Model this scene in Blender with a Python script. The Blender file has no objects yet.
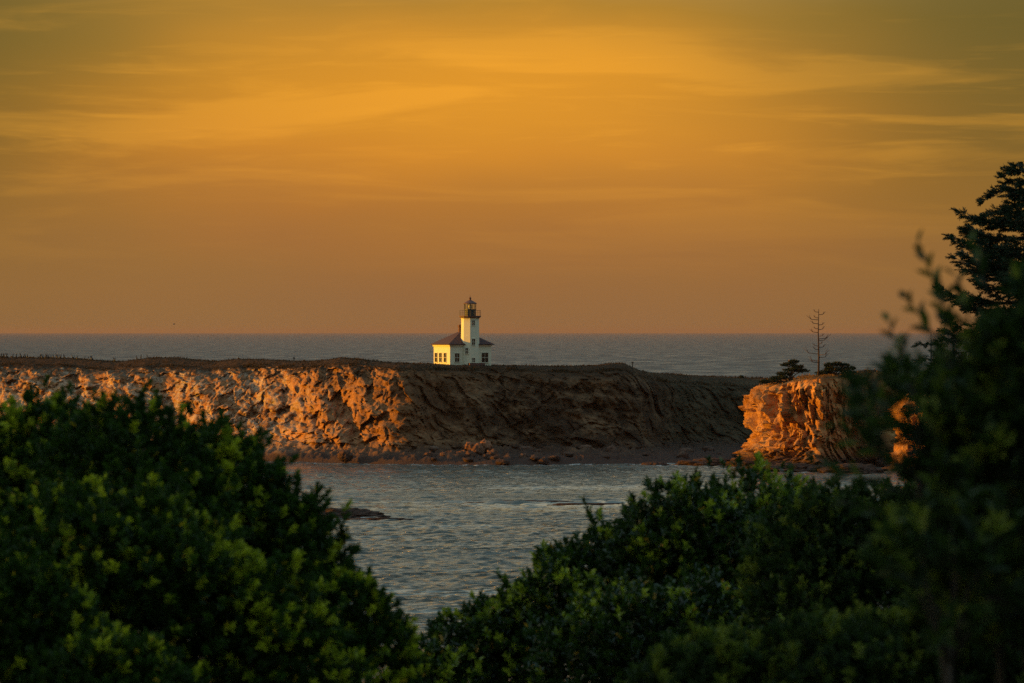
import bpy, math, random
import numpy as np
from mathutils import Vector
PI = math.pi
R = math.radians
sc = bpy.context.scene
col = sc.collection
F = 5300.0            # focal length in pixels of the 1024 px wide frame
CAM_Z = 26.0          # the camera stands on a bluff 26 m over the sea
HOR = 331.6

def at(px, py, d):
    """world point seen at a pixel at distance d (used once, to read the plan off the photograph)"""
    return np.array([(px - 512.0) / F * d, d, CAM_Z - (py - HOR) / F * d])

# ------------------------------------------------------------------ noise
def _hash(ix, iy, iz):
    h = (ix.astype(np.uint32) * np.uint32(374761393) + iy.astype(np.uint32) * np.uint32(668265263)
         + iz.astype(np.uint32) * np.uint32(2147483647) * np.uint32(31))
    h = (h ^ (h >> np.uint32(13))) * np.uint32(1274126177)
    h = (h ^ (h >> np.uint32(16))) * np.uint32(2246822519)
    h = h ^ (h >> np.uint32(15))
    return h.astype(np.float64) / 4294967295.0 * 2 - 1

def vnoise(x, y, z):
    x, y, z = np.broadcast_arrays(np.asarray(x, float), np.asarray(y, float), np.asarray(z, float))
    fx, fy, fz = np.floor(x), np.floor(y), np.floor(z)
    ix, iy, iz = fx.astype(np.int64) & 0xffffff, fy.astype(np.int64) & 0xffffff, fz.astype(np.int64) & 0xffffff
    tx, ty, tz = x - fx, y - fy, z - fz
    sx, sy, sz = [t * t * t * (t * (t * 6 - 15) + 10) for t in (tx, ty, tz)]
    out = 0
    for dx in (0, 1):
        wx = sx if dx else 1 - sx
        for dy in (0, 1):
            wy = sy if dy else 1 - sy
            for dz in (0, 1):
                wz = sz if dz else 1 - sz
                out = out + wx * wy * wz * _hash(ix + dx, iy + dy, iz + dz)
    return out

def fbm(x, y, z, octaves=4, gain=0.5, ridged=False):
    out, a, f, tot = 0, 1.0, 1.0, 0
    for k in range(octaves):
        n = vnoise(np.asarray(x) * f + 17.3 * k, np.asarray(y) * f + 5.1 * k, np.asarray(z) * f + 9.7 * k)
        if ridged:
            n = 2.6 * np.abs(n) - 0.7
        out = out + a * n
        tot += a
        a *= gain
        f *= 2.03
    return out / tot

def facets(x, y, z, seed, tilt=0.9, step=0.45):
    """broken rock: every cell of a jittered lattice is a flat, tilted face with a sharp edge to its neighbours"""
    q = np.stack(np.broadcast_arrays(x, y, z), -1).reshape(-1, 3) + seed * 7.31
    b = np.floor(q)
    best = np.full(len(q), 1e9); out = np.zeros(len(q))
    for dx in (-1, 0, 1):
        for dy in (-1, 0, 1):
            for dz in (-1, 0, 1):
                c = b + (dx, dy, dz)
                i = [(c[:, k].astype(np.int64) & 0xffffff) for k in range(3)]
                j1, j2, j3 = _hash(i[0], i[1], i[2]), _hash(i[0] + 911, i[1], i[2]), _hash(i[0], i[1] + 577, i[2])
                r = q - (c + 0.5 + 0.42 * np.stack([j1, j2, j3], -1))
                d = (r * r).sum(1)
                m = d < best
                if m.any():
                    n1, n2, n3 = _hash(i[0][m], i[1][m], i[2][m] + 313), _hash(i[0][m] + 71, i[1][m] + 29, i[2][m]), _hash(i[0][m] + 5, i[1][m], i[2][m] + 53)
                    rm = r[m]
                    out[m] = tilt * (n1 * rm[:, 0] + n2 * rm[:, 1] + n3 * rm[:, 2]) + step * _hash(i[0][m] + 19, i[1][m] + 3, i[2][m] + 41)
                    best[m] = d[m]
    return out.reshape(np.broadcast(x, y, z).shape)

def sstep(a, b, x):
    t = np.clip((np.asarray(x, float) - a) / (b - a), 0, 1)
    return t * t * (3 - 2 * t)

# ------------------------------------------------------------------ mesh helpers
def link(name, me, mat, parent=None):
    o = bpy.data.objects.new(name, me)
    col.objects.link(o)
    if mat is not None and len(me.materials) == 0:
        for m in (mat if isinstance(mat, (list, tuple)) else [mat]):
            me.materials.append(m)
    if parent is not None:
        o.parent = parent
    return o

def mesh_np(name, v, faces, smooth=True, tint=None):
    """fast mesh from numpy arrays; faces is (n,3) or (n,4)"""
    me = bpy.data.meshes.new(name)
    v = np.ascontiguousarray(v, dtype=np.float32)
    faces = np.ascontiguousarray(faces, dtype=np.int32)
    k = faces.shape[1]
    me.vertices.add(len(v)); me.vertices.foreach_set('co', v.ravel())
    me.loops.add(faces.size); me.loops.foreach_set('vertex_index', faces.ravel())
    me.polygons.add(len(faces))
    me.polygons.foreach_set('loop_start', np.arange(0, faces.size, k, dtype=np.int32))
    me.polygons.foreach_set('loop_total', np.full(len(faces), k, dtype=np.int32))
    me.polygons.foreach_set('use_smooth', np.full(len(faces), bool(smooth)))
    if tint is not None:
        a = me.attributes.new('tint', 'FLOAT', 'POINT')
        a.data.foreach_set('value', np.ascontiguousarray(tint, dtype=np.float32))
    me.update(calc_edges=True)
    return me

def grid_faces(nr, nc, wrap=False):
    r = np.arange(nr - 1)[:, None]
    c = np.arange(nc if wrap else nc - 1)[None, :]
    c2 = (c + 1) % nc
    return np.stack([r * nc + c, r * nc + c2, (r + 1) * nc + c2, (r + 1) * nc + c], -1).reshape(-1, 4)

class MB:
    """collects simple solids; build() links them as one mesh"""
    def __init__(s):
        s.v, s.f, s.m = [], [], []
    def add(s, vs, fs, mi=0):
        b = len(s.v)
        s.v += [tuple(map(float, p)) for p in vs]
        s.f += [tuple(b + i for i in f) for f in fs]
        s.m += [mi] * len(fs)
    def box(s, c, size, mi=0):
        x, y, z = c; a, b, h = [q / 2 for q in size]
        vs = [(x + i * a, y + j * b, z + k * h) for k in (-1, 1) for j in (-1, 1) for i in (-1, 1)]
        s.add(vs, [(0, 2, 3, 1), (4, 5, 7, 6), (0, 1, 5, 4), (2, 6, 7, 3), (0, 4, 6, 2), (1, 3, 7, 5)], mi)
    def lathe(s, prof, n, c=(0, 0), rot=0.0, mi=0, cap=True):
        vs = [(c[0] + r * math.cos(rot + 2 * PI * i / n), c[1] + r * math.sin(rot + 2 * PI * i / n), z) for r, z in prof for i in range(n)]
        fs = [(k * n + i, k * n + (i + 1) % n, (k + 1) * n + (i + 1) % n, (k + 1) * n + i) for k in range(len(prof) - 1) for i in range(n)]
        if cap:
            fs += [tuple(range(n))[::-1], tuple((len(prof) - 1) * n + i for i in range(n))]
        s.add(vs, fs, mi)
    def tube(s, pts, rad, n=6, mi=0):
        pts = [Vector(p) for p in pts]
        rad = [rad] * len(pts) if not hasattr(rad, '__len__') else rad
        vs = []
        for i, p in enumerate(pts):
            t = (pts[min(i + 1, len(pts) - 1)] - pts[max(i - 1, 0)]).normalized()
            a = t.cross(Vector((0.31, 0.17, 0.93)) if abs(t.z) < .9 else Vector((1, 0, 0))).normalized()
            b = t.cross(a)
            for k in range(n):
                w = 2 * PI * k / n
                vs.append(p + (a * math.cos(w) + b * math.sin(w)) * rad[i])
        fs = [(k * n + i, k * n + (i + 1) % n, (k + 1) * n + (i + 1) % n, (k + 1) * n + i) for k in range(len(pts) - 1) for i in range(n)]
        fs += [tuple(range(n))[::-1], tuple((len(pts) - 1) * n + i for i in range(n))]
        s.add(vs, fs, mi)
    def build(s, name, mat, parent=None, smooth=False):
        me = bpy.data.meshes.new(name)
        me.from_pydata(s.v, [], s.f)
        me.polygons.foreach_set('material_index', s.m)
        if smooth:
            me.polygons.foreach_set('use_smooth', [True] * len(me.polygons))
        me.update()
        return link(name, me, mat, parent)

def tag(o, label=None, cat=None, group=None, kind=None):
    if label: o['label'] = label
    if cat: o['category'] = cat
    if group: o['group'] = group
    if kind: o['kind'] = kind
    return o

def empty(name, loc, rz=0.0):
    o = bpy.data.objects.new(name, None)
    col.objects.link(o)
    o.location = loc
    o.rotation_euler = (0, 0, rz)
    return o

# ------------------------------------------------------------------ materials
def newmat(name):
    m = bpy.data.materials.new(name)
    m.use_nodes = True
    nt = m.node_tree
    return m, nt, nt.nodes['Principled BSDF']

def N(nt, t, **kw):
    n = nt.nodes.new(t)
    for k, v in kw.items():
        setattr(n, k, v)
    return n

def noise_node(nt, vec, scale, detail=4, rough=0.55):
    n = N(nt, 'ShaderNodeTexNoise')
    n.inputs['Scale'].default_value = scale
    n.inputs['Detail'].default_value = detail
    n.inputs['Roughness'].default_value = rough
    if vec is not None:
        nt.links.new(vec, n.inputs['Vector'])
    return n.outputs['Fac']

def ramp(nt, fac, stops, interp='LINEAR'):
    r = N(nt, 'ShaderNodeValToRGB')
    cr = r.color_ramp
    cr.interpolation = interp
    while len(cr.elements) < len(stops):
        cr.elements.new(0.5)
    for e, (p, c) in zip(cr.elements, stops):
        e.position = p
        e.color = (c, c, c, 1) if not hasattr(c, '__len__') else (c[0], c[1], c[2], 1)
    nt.links.new(fac, r.inputs['Fac'])
    return r.outputs['Color']

def mix(nt, fac, a, b, blend='MIX'):
    n = N(nt, 'ShaderNodeMix', data_type='RGBA', blend_type=blend)
    for s, v in ((n.inputs[0], fac), (n.inputs[6], a), (n.inputs[7], b)):
        if hasattr(v, 'is_linked'):
            nt.links.new(v, s)
        elif hasattr(v, '__len__'):
            s.default_value = (v[0], v[1], v[2], 1)
        else:
            s.default_value = v
    return n.outputs[2]

def maths(nt, op, a, b=0.0, clamp=False):
    n = N(nt, 'ShaderNodeMath', operation=op, use_clamp=clamp)
    for s, v in ((n.inputs[0], a), (n.inputs[1], b)):
        if hasattr(v, 'is_linked'):
            nt.links.new(v, s)
        else:
            s.default_value = v
    return n.outputs[0]

def mapping(nt, vec, scale, rot=(0, 0, 0)):
    n = N(nt, 'ShaderNodeMapping')
    n.inputs['Scale'].default_value = scale
    n.inputs['Rotation'].default_value = rot
    nt.links.new(vec, n.inputs['Vector'])
    return n.outputs['Vector']

def bump(nt, bsdf, h, strength, dist):
    b = N(nt, 'ShaderNodeBump')
    b.inputs['Strength'].default_value = strength
    b.inputs['Distance'].default_value = dist
    nt.links.new(h, b.inputs['Height'])
    nt.links.new(b.outputs['Normal'], bsdf.inputs['Normal'])

def plain(name, c, rough=0.7, var=0.15, scale=3.0, metal=0.0):
    m, nt, b = newmat(name)
    tc = N(nt, 'ShaderNodeTexCoord')
    f = noise_node(nt, tc.outputs['Object'], scale, 5)
    lo = tuple(q * (1 - var) for q in c); hi = tuple(min(1, q * (1 + var)) for q in c)
    nt.links.new(ramp(nt, f, [(0.3, lo), (0.7, hi)]), b.inputs['Base Color'])
    b.inputs['Roughness'].default_value = rough
    b.inputs['Metallic'].default_value = metal
    return m

def leaf_mat(name, stops, rough=0.5, trans=0.35, spec=0.3):
    """leaf colour varies from leaf to leaf through the 'tint' attribute"""
    m, nt, b = newmat(name)
    at_ = N(nt, 'ShaderNodeAttribute', attribute_name='tint')
    c = ramp(nt, at_.outputs['Fac'], stops)
    nt.links.new(c, b.inputs['Base Color'])
    b.inputs['Roughness'].default_value = rough
    b.inputs['Specular IOR Level'].default_value = spec
    tr = N(nt, 'ShaderNodeBsdfTranslucent')
    nt.links.new(mix(nt, 1.0, c, (1.0, 1.1, 0.5), 'MULTIPLY'), tr.inputs['Color'])
    ms = N(nt, 'ShaderNodeMixShader')
    ms.inputs[0].default_value = trans
    nt.links.new(b.outputs[0], ms.inputs[1]); nt.links.new(tr.outputs[0], ms.inputs[2])
    nt.links.new(ms.outputs[0], nt.nodes['Material Output'].inputs['Surface'])
    return m

def rock_mat(name, dark, mid, pale, guano=0.0, grass=None, guano_x=None, soil_shade_x=None):
    m, nt, b = newmat(name)
    geo = N(nt, 'ShaderNodeNewGeometry')
    pos = geo.outputs['Position']
    sep = N(nt, 'ShaderNodeSeparateXYZ'); nt.links.new(pos, sep.inputs[0])
    nz = N(nt, 'ShaderNodeSeparateXYZ'); nt.links.new(geo.outputs['Normal'], nz.inputs[0])
    strata = noise_node(nt, mapping(nt, pos, (0.10, 0.10, 0.9), (0.25, 0.15, 0)), 1.0, 6, 0.6)
    blotch = noise_node(nt, pos, 0.35, 6, 0.65)
    gully = noise_node(nt, mapping(nt, pos, (0.45, 0.45, 0.07), (0.0, 0.35, 0)), 1.0, 6, 0.65)
    wide = noise_node(nt, pos, 0.085, 3, 0.5)
    mixed = maths(nt, 'ADD', maths(nt, 'ADD', maths(nt, 'ADD', maths(nt, 'MULTIPLY', strata, 0.2), maths(nt, 'MULTIPLY', blotch, 0.35)), maths(nt, 'MULTIPLY', gully, 0.25)), maths(nt, 'MULTIPLY', wide, 0.25))
    c = ramp(nt, mixed, [(0.37, dark), (0.5, mid), (0.63, pale)])
    if soil_shade_x:      # earth colour darkened to deepen the cliff's shaded side, then scrub along the headland
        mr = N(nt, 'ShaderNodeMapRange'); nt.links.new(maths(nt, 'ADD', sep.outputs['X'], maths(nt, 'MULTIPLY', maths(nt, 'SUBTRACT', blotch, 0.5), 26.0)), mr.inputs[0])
        mr.inputs[1].default_value, mr.inputs[2].default_value, mr.inputs[3].default_value, mr.inputs[4].default_value = soil_shade_x[0], soil_shade_x[1], 0.0, 0.92
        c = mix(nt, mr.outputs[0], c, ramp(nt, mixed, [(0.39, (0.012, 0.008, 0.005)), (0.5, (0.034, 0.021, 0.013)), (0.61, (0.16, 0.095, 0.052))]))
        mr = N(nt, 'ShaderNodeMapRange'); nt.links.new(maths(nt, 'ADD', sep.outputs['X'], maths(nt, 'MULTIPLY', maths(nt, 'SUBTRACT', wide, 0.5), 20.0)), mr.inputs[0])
        mr.inputs[1].default_value, mr.inputs[2].default_value, mr.inputs[3].default_value, mr.inputs[4].default_value = soil_shade_x[2], soil_shade_x[3], 0.0, 0.85
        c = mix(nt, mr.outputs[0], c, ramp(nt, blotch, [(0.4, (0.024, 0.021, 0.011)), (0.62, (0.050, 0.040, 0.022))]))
    if guano:
        g = noise_node(nt, mapping(nt, pos, (0.5, 0.5, 0.22)), 1.0, 7, 0.72)
        gf = ramp(nt, g, [(0.47, 0.0), (0.58, 1.0)])
        gf = maths(nt, 'MULTIPLY', gf, guano)
        if guano_x:
            mr = N(nt, 'ShaderNodeMapRange'); nt.links.new(sep.outputs['X'], mr.inputs[0])
            mr.inputs[1].default_value, mr.inputs[2].default_value = guano_x
            mr.inputs[3].default_value, mr.inputs[4].default_value = 1.0, 0.0
            gf = maths(nt, 'MULTIPLY', gf, mr.outputs[0])
        c = mix(nt, gf, c, (0.60, 0.52, 0.40))
    if grass:
        gn = noise_node(nt, pos, 0.5, 5, 0.6)
        up = maths(nt, 'ADD', nz.outputs['Z'], maths(nt, 'MULTIPLY', maths(nt, 'SUBTRACT', gn, 0.5), 0.7))
        hi = N(nt, 'ShaderNodeMapRange'); nt.links.new(sep.outputs['Z'], hi.inputs[0])
        hi.inputs[1].default_value, hi.inputs[2].default_value = grass[0]
        gfac = maths(nt, 'MULTIPLY', ramp(nt, up, [(grass[1], 0.0), (grass[2], 1.0)]), hi.outputs[0])
        gc = ramp(nt, noise_node(nt, pos, 0.9, 6, 0.7), [(0.35, (0.022, 0.014, 0.008)), (0.65, (0.065, 0.036, 0.018))])
        c = mix(nt, gfac, c, gc)
    # wet, weed-stained foot within reach of the waves
    wet = N(nt, 'ShaderNodeMapRange'); nt.links.new(maths(nt, 'ADD', sep.outputs['Z'], maths(nt, 'MULTIPLY', blotch, 1.5)), wet.inputs[0])
    wet.inputs[1].default_value, wet.inputs[2].default_value = 2.0, 4.8
    c = mix(nt, wet.outputs[0], (0.060, 0.036, 0.028), c)
    nt.links.new(c, b.inputs['Base Color'])
    b.inputs['Roughness'].default_value = 0.9
    b.inputs['Specular IOR Level'].default_value = 0.06
    h = maths(nt, 'ADD', noise_node(nt, pos, 1.1, 8, 0.7), maths(nt, 'ADD', maths(nt, 'MULTIPLY', strata, 0.3), maths(nt, 'MULTIPLY', gully, 0.9)))
    bump(nt, b, h, 0.9, 0.6)
    return m

M = {}
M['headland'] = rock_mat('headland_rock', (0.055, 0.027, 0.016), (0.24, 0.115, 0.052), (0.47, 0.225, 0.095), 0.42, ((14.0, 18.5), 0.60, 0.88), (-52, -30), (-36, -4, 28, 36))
M['stack'] = rock_mat('stack_rock', (0.085, 0.035, 0.016), (0.33, 0.150, 0.055), (0.54, 0.285, 0.11), 0.0, ((16.2, 17.6), 0.4, 0.8))
M['reef'] = rock_mat('reef_rock', (0.06, 0.04, 0.03), (0.14, 0.085, 0.06), (0.24, 0.15, 0.10))
M['boulder'] = rock_mat('boulder_rock', (0.09, 0.042, 0.028), (0.19, 0.088, 0.05), (0.32, 0.165, 0.095))
M['white_wall'] = plain('white_plaster', (0.62, 0.59, 0.44), 0.65, 0.05, 1.5)
M['white_trim'] = plain('white_trim_paint', (0.62, 0.59, 0.46), 0.5, 0.03, 3)
M['red_roof'] = plain('red_shingle', (0.042, 0.015, 0.015), 0.85, 0.3, 4)
M['brick'] = plain('dark_brick', (0.10, 0.045, 0.035), 0.85, 0.3, 6)
M['iron'] = plain('dark_green_iron', (0.014, 0.020, 0.019), 0.6, 0.2, 4)
M['rust_iron'] = plain('brown_iron', (0.085, 0.032, 0.022), 0.7, 0.3, 4)
M['wood'] = plain('weathered_wood', (0.10, 0.075, 0.055), 0.85, 0.3, 4)
M['bark'] = plain('bark', (0.045, 0.034, 0.025), 0.9, 0.35, 9)
M['dead_wood'] = plain('dead_wood', (0.036, 0.018, 0.013), 0.9, 0.3, 5)
M['plumage'] = plain('black_plumage', (0.012, 0.012, 0.013), 0.6, 0.2, 9)
M['gull'] = plain('gull_plumage', (0.10, 0.085, 0.075), 0.7, 0.2, 9)
m, nt, b = newmat('dark_window_glass')
b.inputs['Base Color'].default_value = (0.012, 0.016, 0.016, 1); b.inputs['Roughness'].default_value = 0.12
b.inputs['Specular IOR Level'].default_value = 0.35
M['pane'] = m
m, nt, b = newmat('lantern_glass')
b.inputs['Base Color'].default_value = (0.9, 0.95, 0.93, 1); b.inputs['Roughness'].default_value = 0.03
tr = N(nt, 'ShaderNodeBsdfTransparent'); tr.inputs['Color'].default_value = (0.86, 0.88, 0.86, 1)
gl = N(nt, 'ShaderNodeBsdfGlossy'); gl.inputs['Roughness'].default_value = 0.08
ms = N(nt, 'ShaderNodeMixShader'); ms.inputs[0].default_value = 0.16
nt.links.new(tr.outputs[0], ms.inputs[1]); nt.links.new(gl.outputs[0], ms.inputs[2])
nt.links.new(ms.outputs[0], nt.nodes['Material Output'].inputs['Surface'])
M['glass'] = m
M['leaf_a'] = leaf_mat('wax_myrtle_leaf', [(0.0, (0.014, 0.034, 0.005)), (0.5, (0.034, 0.072, 0.008)), (0.7, (0.14, 0.19, 0.012)), (0.95, (0.38, 0.40, 0.022)), (1.0, (0.48, 0.34, 0.025))])
M['leaf_b'] = leaf_mat('glossy_leaf', [(0.0, (0.013, 0.030, 0.006)), (0.5, (0.033, 0.064, 0.010)), (0.7, (0.10, 0.15, 0.015)), (0.95, (0.32, 0.36, 0.03)), (1.0, (0.40, 0.22, 0.03))], 0.28, 0.3, 0.6)
M['leaf_c'] = leaf_mat('dull_leaf', [(0.0, (0.016, 0.032, 0.009)), (0.5, (0.036, 0.062, 0.014)), (0.75, (0.080, 0.11, 0.018)), (1.0, (0.17, 0.19, 0.026))], 0.55, 0.35)
M['needle'] = leaf_mat('spruce_needle', [(0.0, (0.010, 0.022, 0.010)), (0.7, (0.018, 0.036, 0.014)), (1.0, (0.045, 0.040, 0.018))], 0.6, 0.1, 0.15)
m, nt, b = newmat('bluff_grass')
geo = N(nt, 'ShaderNodeNewGeometry')
nt.links.new(ramp(nt, noise_node(nt, geo.outputs['Position'], 0.8, 6, 0.65), [(0.3, (0.030, 0.028, 0.014)), (0.7, (0.06, 0.07, 0.025))]), b.inputs['Base Color'])
b.inputs['Roughness'].default_value = 0.95
bump(nt, b, noise_node(nt, geo.outputs['Position'], 6, 6, 0.7), 0.6, 0.1)
M['bluff'] = m
m, nt, b = newmat('sea_water')
geo = N(nt, 'ShaderNodeNewGeometry')
pos = geo.outputs['Position']
b.inputs['Base Color'].default_value = (0.085, 0.098, 0.086, 1)
b.inputs['Roughness'].default_value = 0.16
b.inputs['IOR'].default_value = 1.33
h = maths(nt, 'ADD', noise_node(nt, mapping(nt, pos, (1.5, 1.9, 1), (0, 0, 0.2)), 1.0, 4, 0.65),
          maths(nt, 'MULTIPLY', noise_node(nt, mapping(nt, pos, (0.75, 0.13, 1), (0, 0, 0.03)), 1.0, 5, 0.65), 1.6))
h = maths(nt, 'ADD', h, maths(nt, 'MULTIPLY', noise_node(nt, mapping(nt, pos, (0.05, 0.02, 1), (0, 0, -0.03)), 1.0, 4, 0.6), 7.0))
patch = noise_node(nt, mapping(nt, pos, (0.010, 0.022, 1), (0, 0, 0.05)), 1.0, 7, 0.62)
sl = N(nt, 'ShaderNodeAttribute', attribute_name='slick')
pf = maths(nt, 'MULTIPLY', ramp(nt, patch, [(0.40, 0.15), (0.60, 1.4)]), maths(nt, 'SUBTRACT', 1.0, sl.outputs['Fac']))
h = maths(nt, 'MULTIPLY', h, pf)
rr = N(nt, 'ShaderNodeMapRange'); nt.links.new(patch, rr.inputs[0])
rr.inputs[1].default_value, rr.inputs[2].default_value, rr.inputs[3].default_value, rr.inputs[4].default_value = 0.36, 0.62, 0.06, 0.16
sp = N(nt, 'ShaderNodeSeparateXYZ'); nt.links.new(pos, sp.inputs[0])
fr_ = N(nt, 'ShaderNodeMapRange'); nt.links.new(sp.outputs['Y'], fr_.inputs[0])
fr_.inputs[1].default_value, fr_.inputs[2].default_value, fr_.inputs[3].default_value, fr_.inputs[4].default_value = 1100, 3000, 0.0, 0.30
far_ = noise_node(nt, mapping(nt, pos, (0.045, 0.006, 1)), 1.0, 7, 0.68)
gust = maths(nt, 'MULTIPLY', maths(nt, 'SUBTRACT', far_, 0.5), maths(nt, 'MULTIPLY', fr_.outputs[0], 3.6))
fr2 = maths(nt, 'ADD', fr_.outputs[0], gust)
nt.links.new(maths(nt, 'MULTIPLY', maths(nt, 'ADD', rr.outputs[0], fr2), maths(nt, 'SUBTRACT', 1.0, maths(nt, 'MULTIPLY', sl.outputs['Fac'], 0.7))), b.inputs['Roughness'])
bump(nt, b, h, 1.0, 0.36)
fo = N(nt, 'ShaderNodeAttribute', attribute_name='tint')
fn = noise_node(nt, mapping(nt, pos, (0.7, 0.35, 1)), 1.0, 6, 0.7)
dp = N(nt, 'ShaderNodeMapRange'); nt.links.new(sp.outputs['Y'], dp.inputs[0])
dp.inputs[1].default_value, dp.inputs[2].default_value = 950, 1300
body = mix(nt, dp.outputs[0], (0.105, 0.112, 0.092), (0.030, 0.030, 0.022))       # silty shallows, then deep water
ff = maths(nt, 'MULTIPLY', fo.outputs['Fac'], ramp(nt, fn, [(0.50, 0.0), (0.58, 1.0)]), True)
nt.links.new(mix(nt, ff, body, (0.70, 0.70, 0.68)), b.inputs['Base Color'])
M['sea'] = m

# ------------------------------------------------------------------ world and sun
SUN_AZ = 94.0          # degrees to the left of the direction that looks back at the camera
SUN_EL = 5.0
sx, sy = -math.sin(R(SUN_AZ)), -math.cos(R(SUN_AZ))
w = bpy.data.worlds.new('World'); sc.world = w; w.use_nodes = True
nt = w.node_tree
for n in list(nt.nodes): nt.nodes.remove(n)
out = N(nt, 'ShaderNodeOutputWorld')
tc = N(nt, 'ShaderNodeTexCoord')
sep = N(nt, 'ShaderNodeSeparateXYZ'); nt.links.new(tc.outputs['Generated'], sep.inputs[0])
zz = sep.outputs['Z']
warp = noise_node(nt, mapping(nt, tc.outputs['Generated'], (9, 9, 30)), 1.0, 3, 0.5)
zw = maths(nt, 'ADD', zz, maths(nt, 'MULTIPLY', maths(nt, 'SUBTRACT', warp, 0.5), 0.022))
fade = maths(nt, 'MULTIPLY', zz, 60.0, True)       # no warping right at the horizon
mr = N(nt, 'ShaderNodeMix', data_type='FLOAT')
nt.links.new(fade, mr.inputs[0]); nt.links.new(zz, mr.inputs[2]); nt.links.new(zw, mr.inputs[3])
el = maths(nt, 'MULTIPLY', mr.outputs[0], 5.0, True)
band = ramp(nt, el, [(0.0, (0.27, 0.130, 0.056)), (0.05, (0.31, 0.138, 0.044)), (0.105, (0.42, 0.165, 0.033)),
                     (0.17, (0.54, 0.205, 0.026)), (0.235, (0.42, 0.190, 0.023)), (0.312, (0.195, 0.148, 0.032)),
                     (0.40, (0.38, 0.32, 0.16)), (0.52, (0.54, 0.50, 0.34)), (1.0, (0.56, 0.58, 0.51))])
streak = noise_node(nt, mapping(nt, tc.outputs['Generated'], (13, 13, 130), (0.0, 0.045, 0)), 1.0, 5, 0.56); streak.node.inputs['Distortion'].default_value = 0.7
thin = noise_node(nt, mapping(nt, tc.outputs['Generated'], (32, 32, 380), (0.0, 0.06, 0)), 1.0, 4, 0.55); thin.node.inputs['Distortion'].default_value = 0.8
veil = noise_node(nt, mapping(nt, tc.outputs['Generated'], (7, 7, 26)), 1.0, 3, 0.5)
band = mix(nt, ramp(nt, veil, [(0.35, 0.0), (0.6, 0.30)]), band, (0.30, 0.165, 0.040))
amt = ramp(nt, el, [(0.03, 0.0), (0.11, 0.30), (0.19, 1.0), (0.27, 0.8), (0.33, 0.35), (0.6, 0.3)])
sf = maths(nt, 'MULTIPLY', maths(nt, 'ADD', ramp(nt, streak, [(0.48, 0.0), (0.66, 0.85)], 'EASE'), ramp(nt, thin, [(0.52, 0.0), (0.70, 0.35)], 'EASE')), amt, True)
# a brighter, golden part of the cloud sheet to the north, duller olive to both sides of it
gx_ = maths(nt, 'MULTIPLY', maths(nt, 'ADD', sep.outputs['X'], maths(nt, 'MULTIPLY', maths(nt, 'SUBTRACT', veil, 0.47), 0.10)), 13.0)
gz_ = maths(nt, 'MULTIPLY', maths(nt, 'SUBTRACT', mr.outputs[0], 0.049), 56.0)
gl_ = maths(nt, 'POWER', 2.718, maths(nt, 'MULTIPLY', maths(nt, 'ADD', maths(nt, 'MULTIPLY', gx_, gx_), maths(nt, 'MULTIPLY', gz_, gz_)), -1.0))
band = mix(nt, maths(nt, 'MULTIPLY', gl_, 0.58), band, (0.98, 0.385, 0.024))
side = maths(nt, 'MULTIPLY', ramp(nt, maths(nt, 'ABSOLUTE', maths(nt, 'ADD', sep.outputs['X'], 0.010)), [(0.035, 0.0), (0.108, 0.80)], 'EASE'), ramp(nt, el, [(0.04, 0.2), (0.17, 1.0)]))
band = mix(nt, side, band, (0.135, 0.100, 0.024))
band = mix(nt, maths(nt, 'MULTIPLY', sf, 0.55), band, mix(nt, 0.5, mix(nt, 1.0, band, (1.55, 1.55, 1.3), 'MULTIPLY'), (0.80, 0.345, 0.034)))
bgA = N(nt, 'ShaderNodeBackground'); nt.links.new(band, bgA.inputs['Color']); bgA.inputs['Strength'].default_value = 0.72
sky = N(nt, 'ShaderNodeTexSky'); sky.sky_type = 'NISHITA'; sky.sun_disc = False
sky.sun_elevation = R(SUN_EL); sky.sun_rotation = math.atan2(sx, sy)
sky.air_density = 1.2; sky.dust_density = 2.5; sky.ozone_density = 1.0
bgB = N(nt, 'ShaderNodeBackground'); nt.links.new(mix(nt, 1.0, sky.outputs[0], mix(nt, ramp(nt, zz, [(0.40, 0.0), (0.80, 1.0)]), (0.84, 0.98, 1.06), (3.4, 3.7, 3.5)), 'MULTIPLY'), bgB.inputs['Color']); nt.links.new(ramp(nt, zz, [(0.25, 0.13), (0.75, 0.15), (1.0, 0.15)]), bgB.inputs['Strength'])
msh = N(nt, 'ShaderNodeMixShader')
nt.links.new(ramp(nt, zz, [(0.12, 0.0), (0.32, 1.0)], 'EASE'), msh.inputs[0])
nt.links.new(bgA.outputs[0], msh.inputs[1]); nt.links.new(bgB.outputs[0], msh.inputs[2])
nt.links.new(msh.outputs[0], out.inputs['Surface'])

ld = bpy.data.lights.new('sun', 'SUN'); ld.energy = 5.0; ld.angle = R(0.5); ld.color = (1.0, 0.43, 0.014)
so = bpy.data.objects.new('sun', ld); col.objects.link(so)
to_sun = Vector((sx * math.cos(R(SUN_EL)), sy * math.cos(R(SUN_EL)), math.sin(R(SUN_EL))))
so.rotation_euler = to_sun.to_track_quat('Z', 'Y').to_euler()
so.location = (-200, 300, 200)

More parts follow.
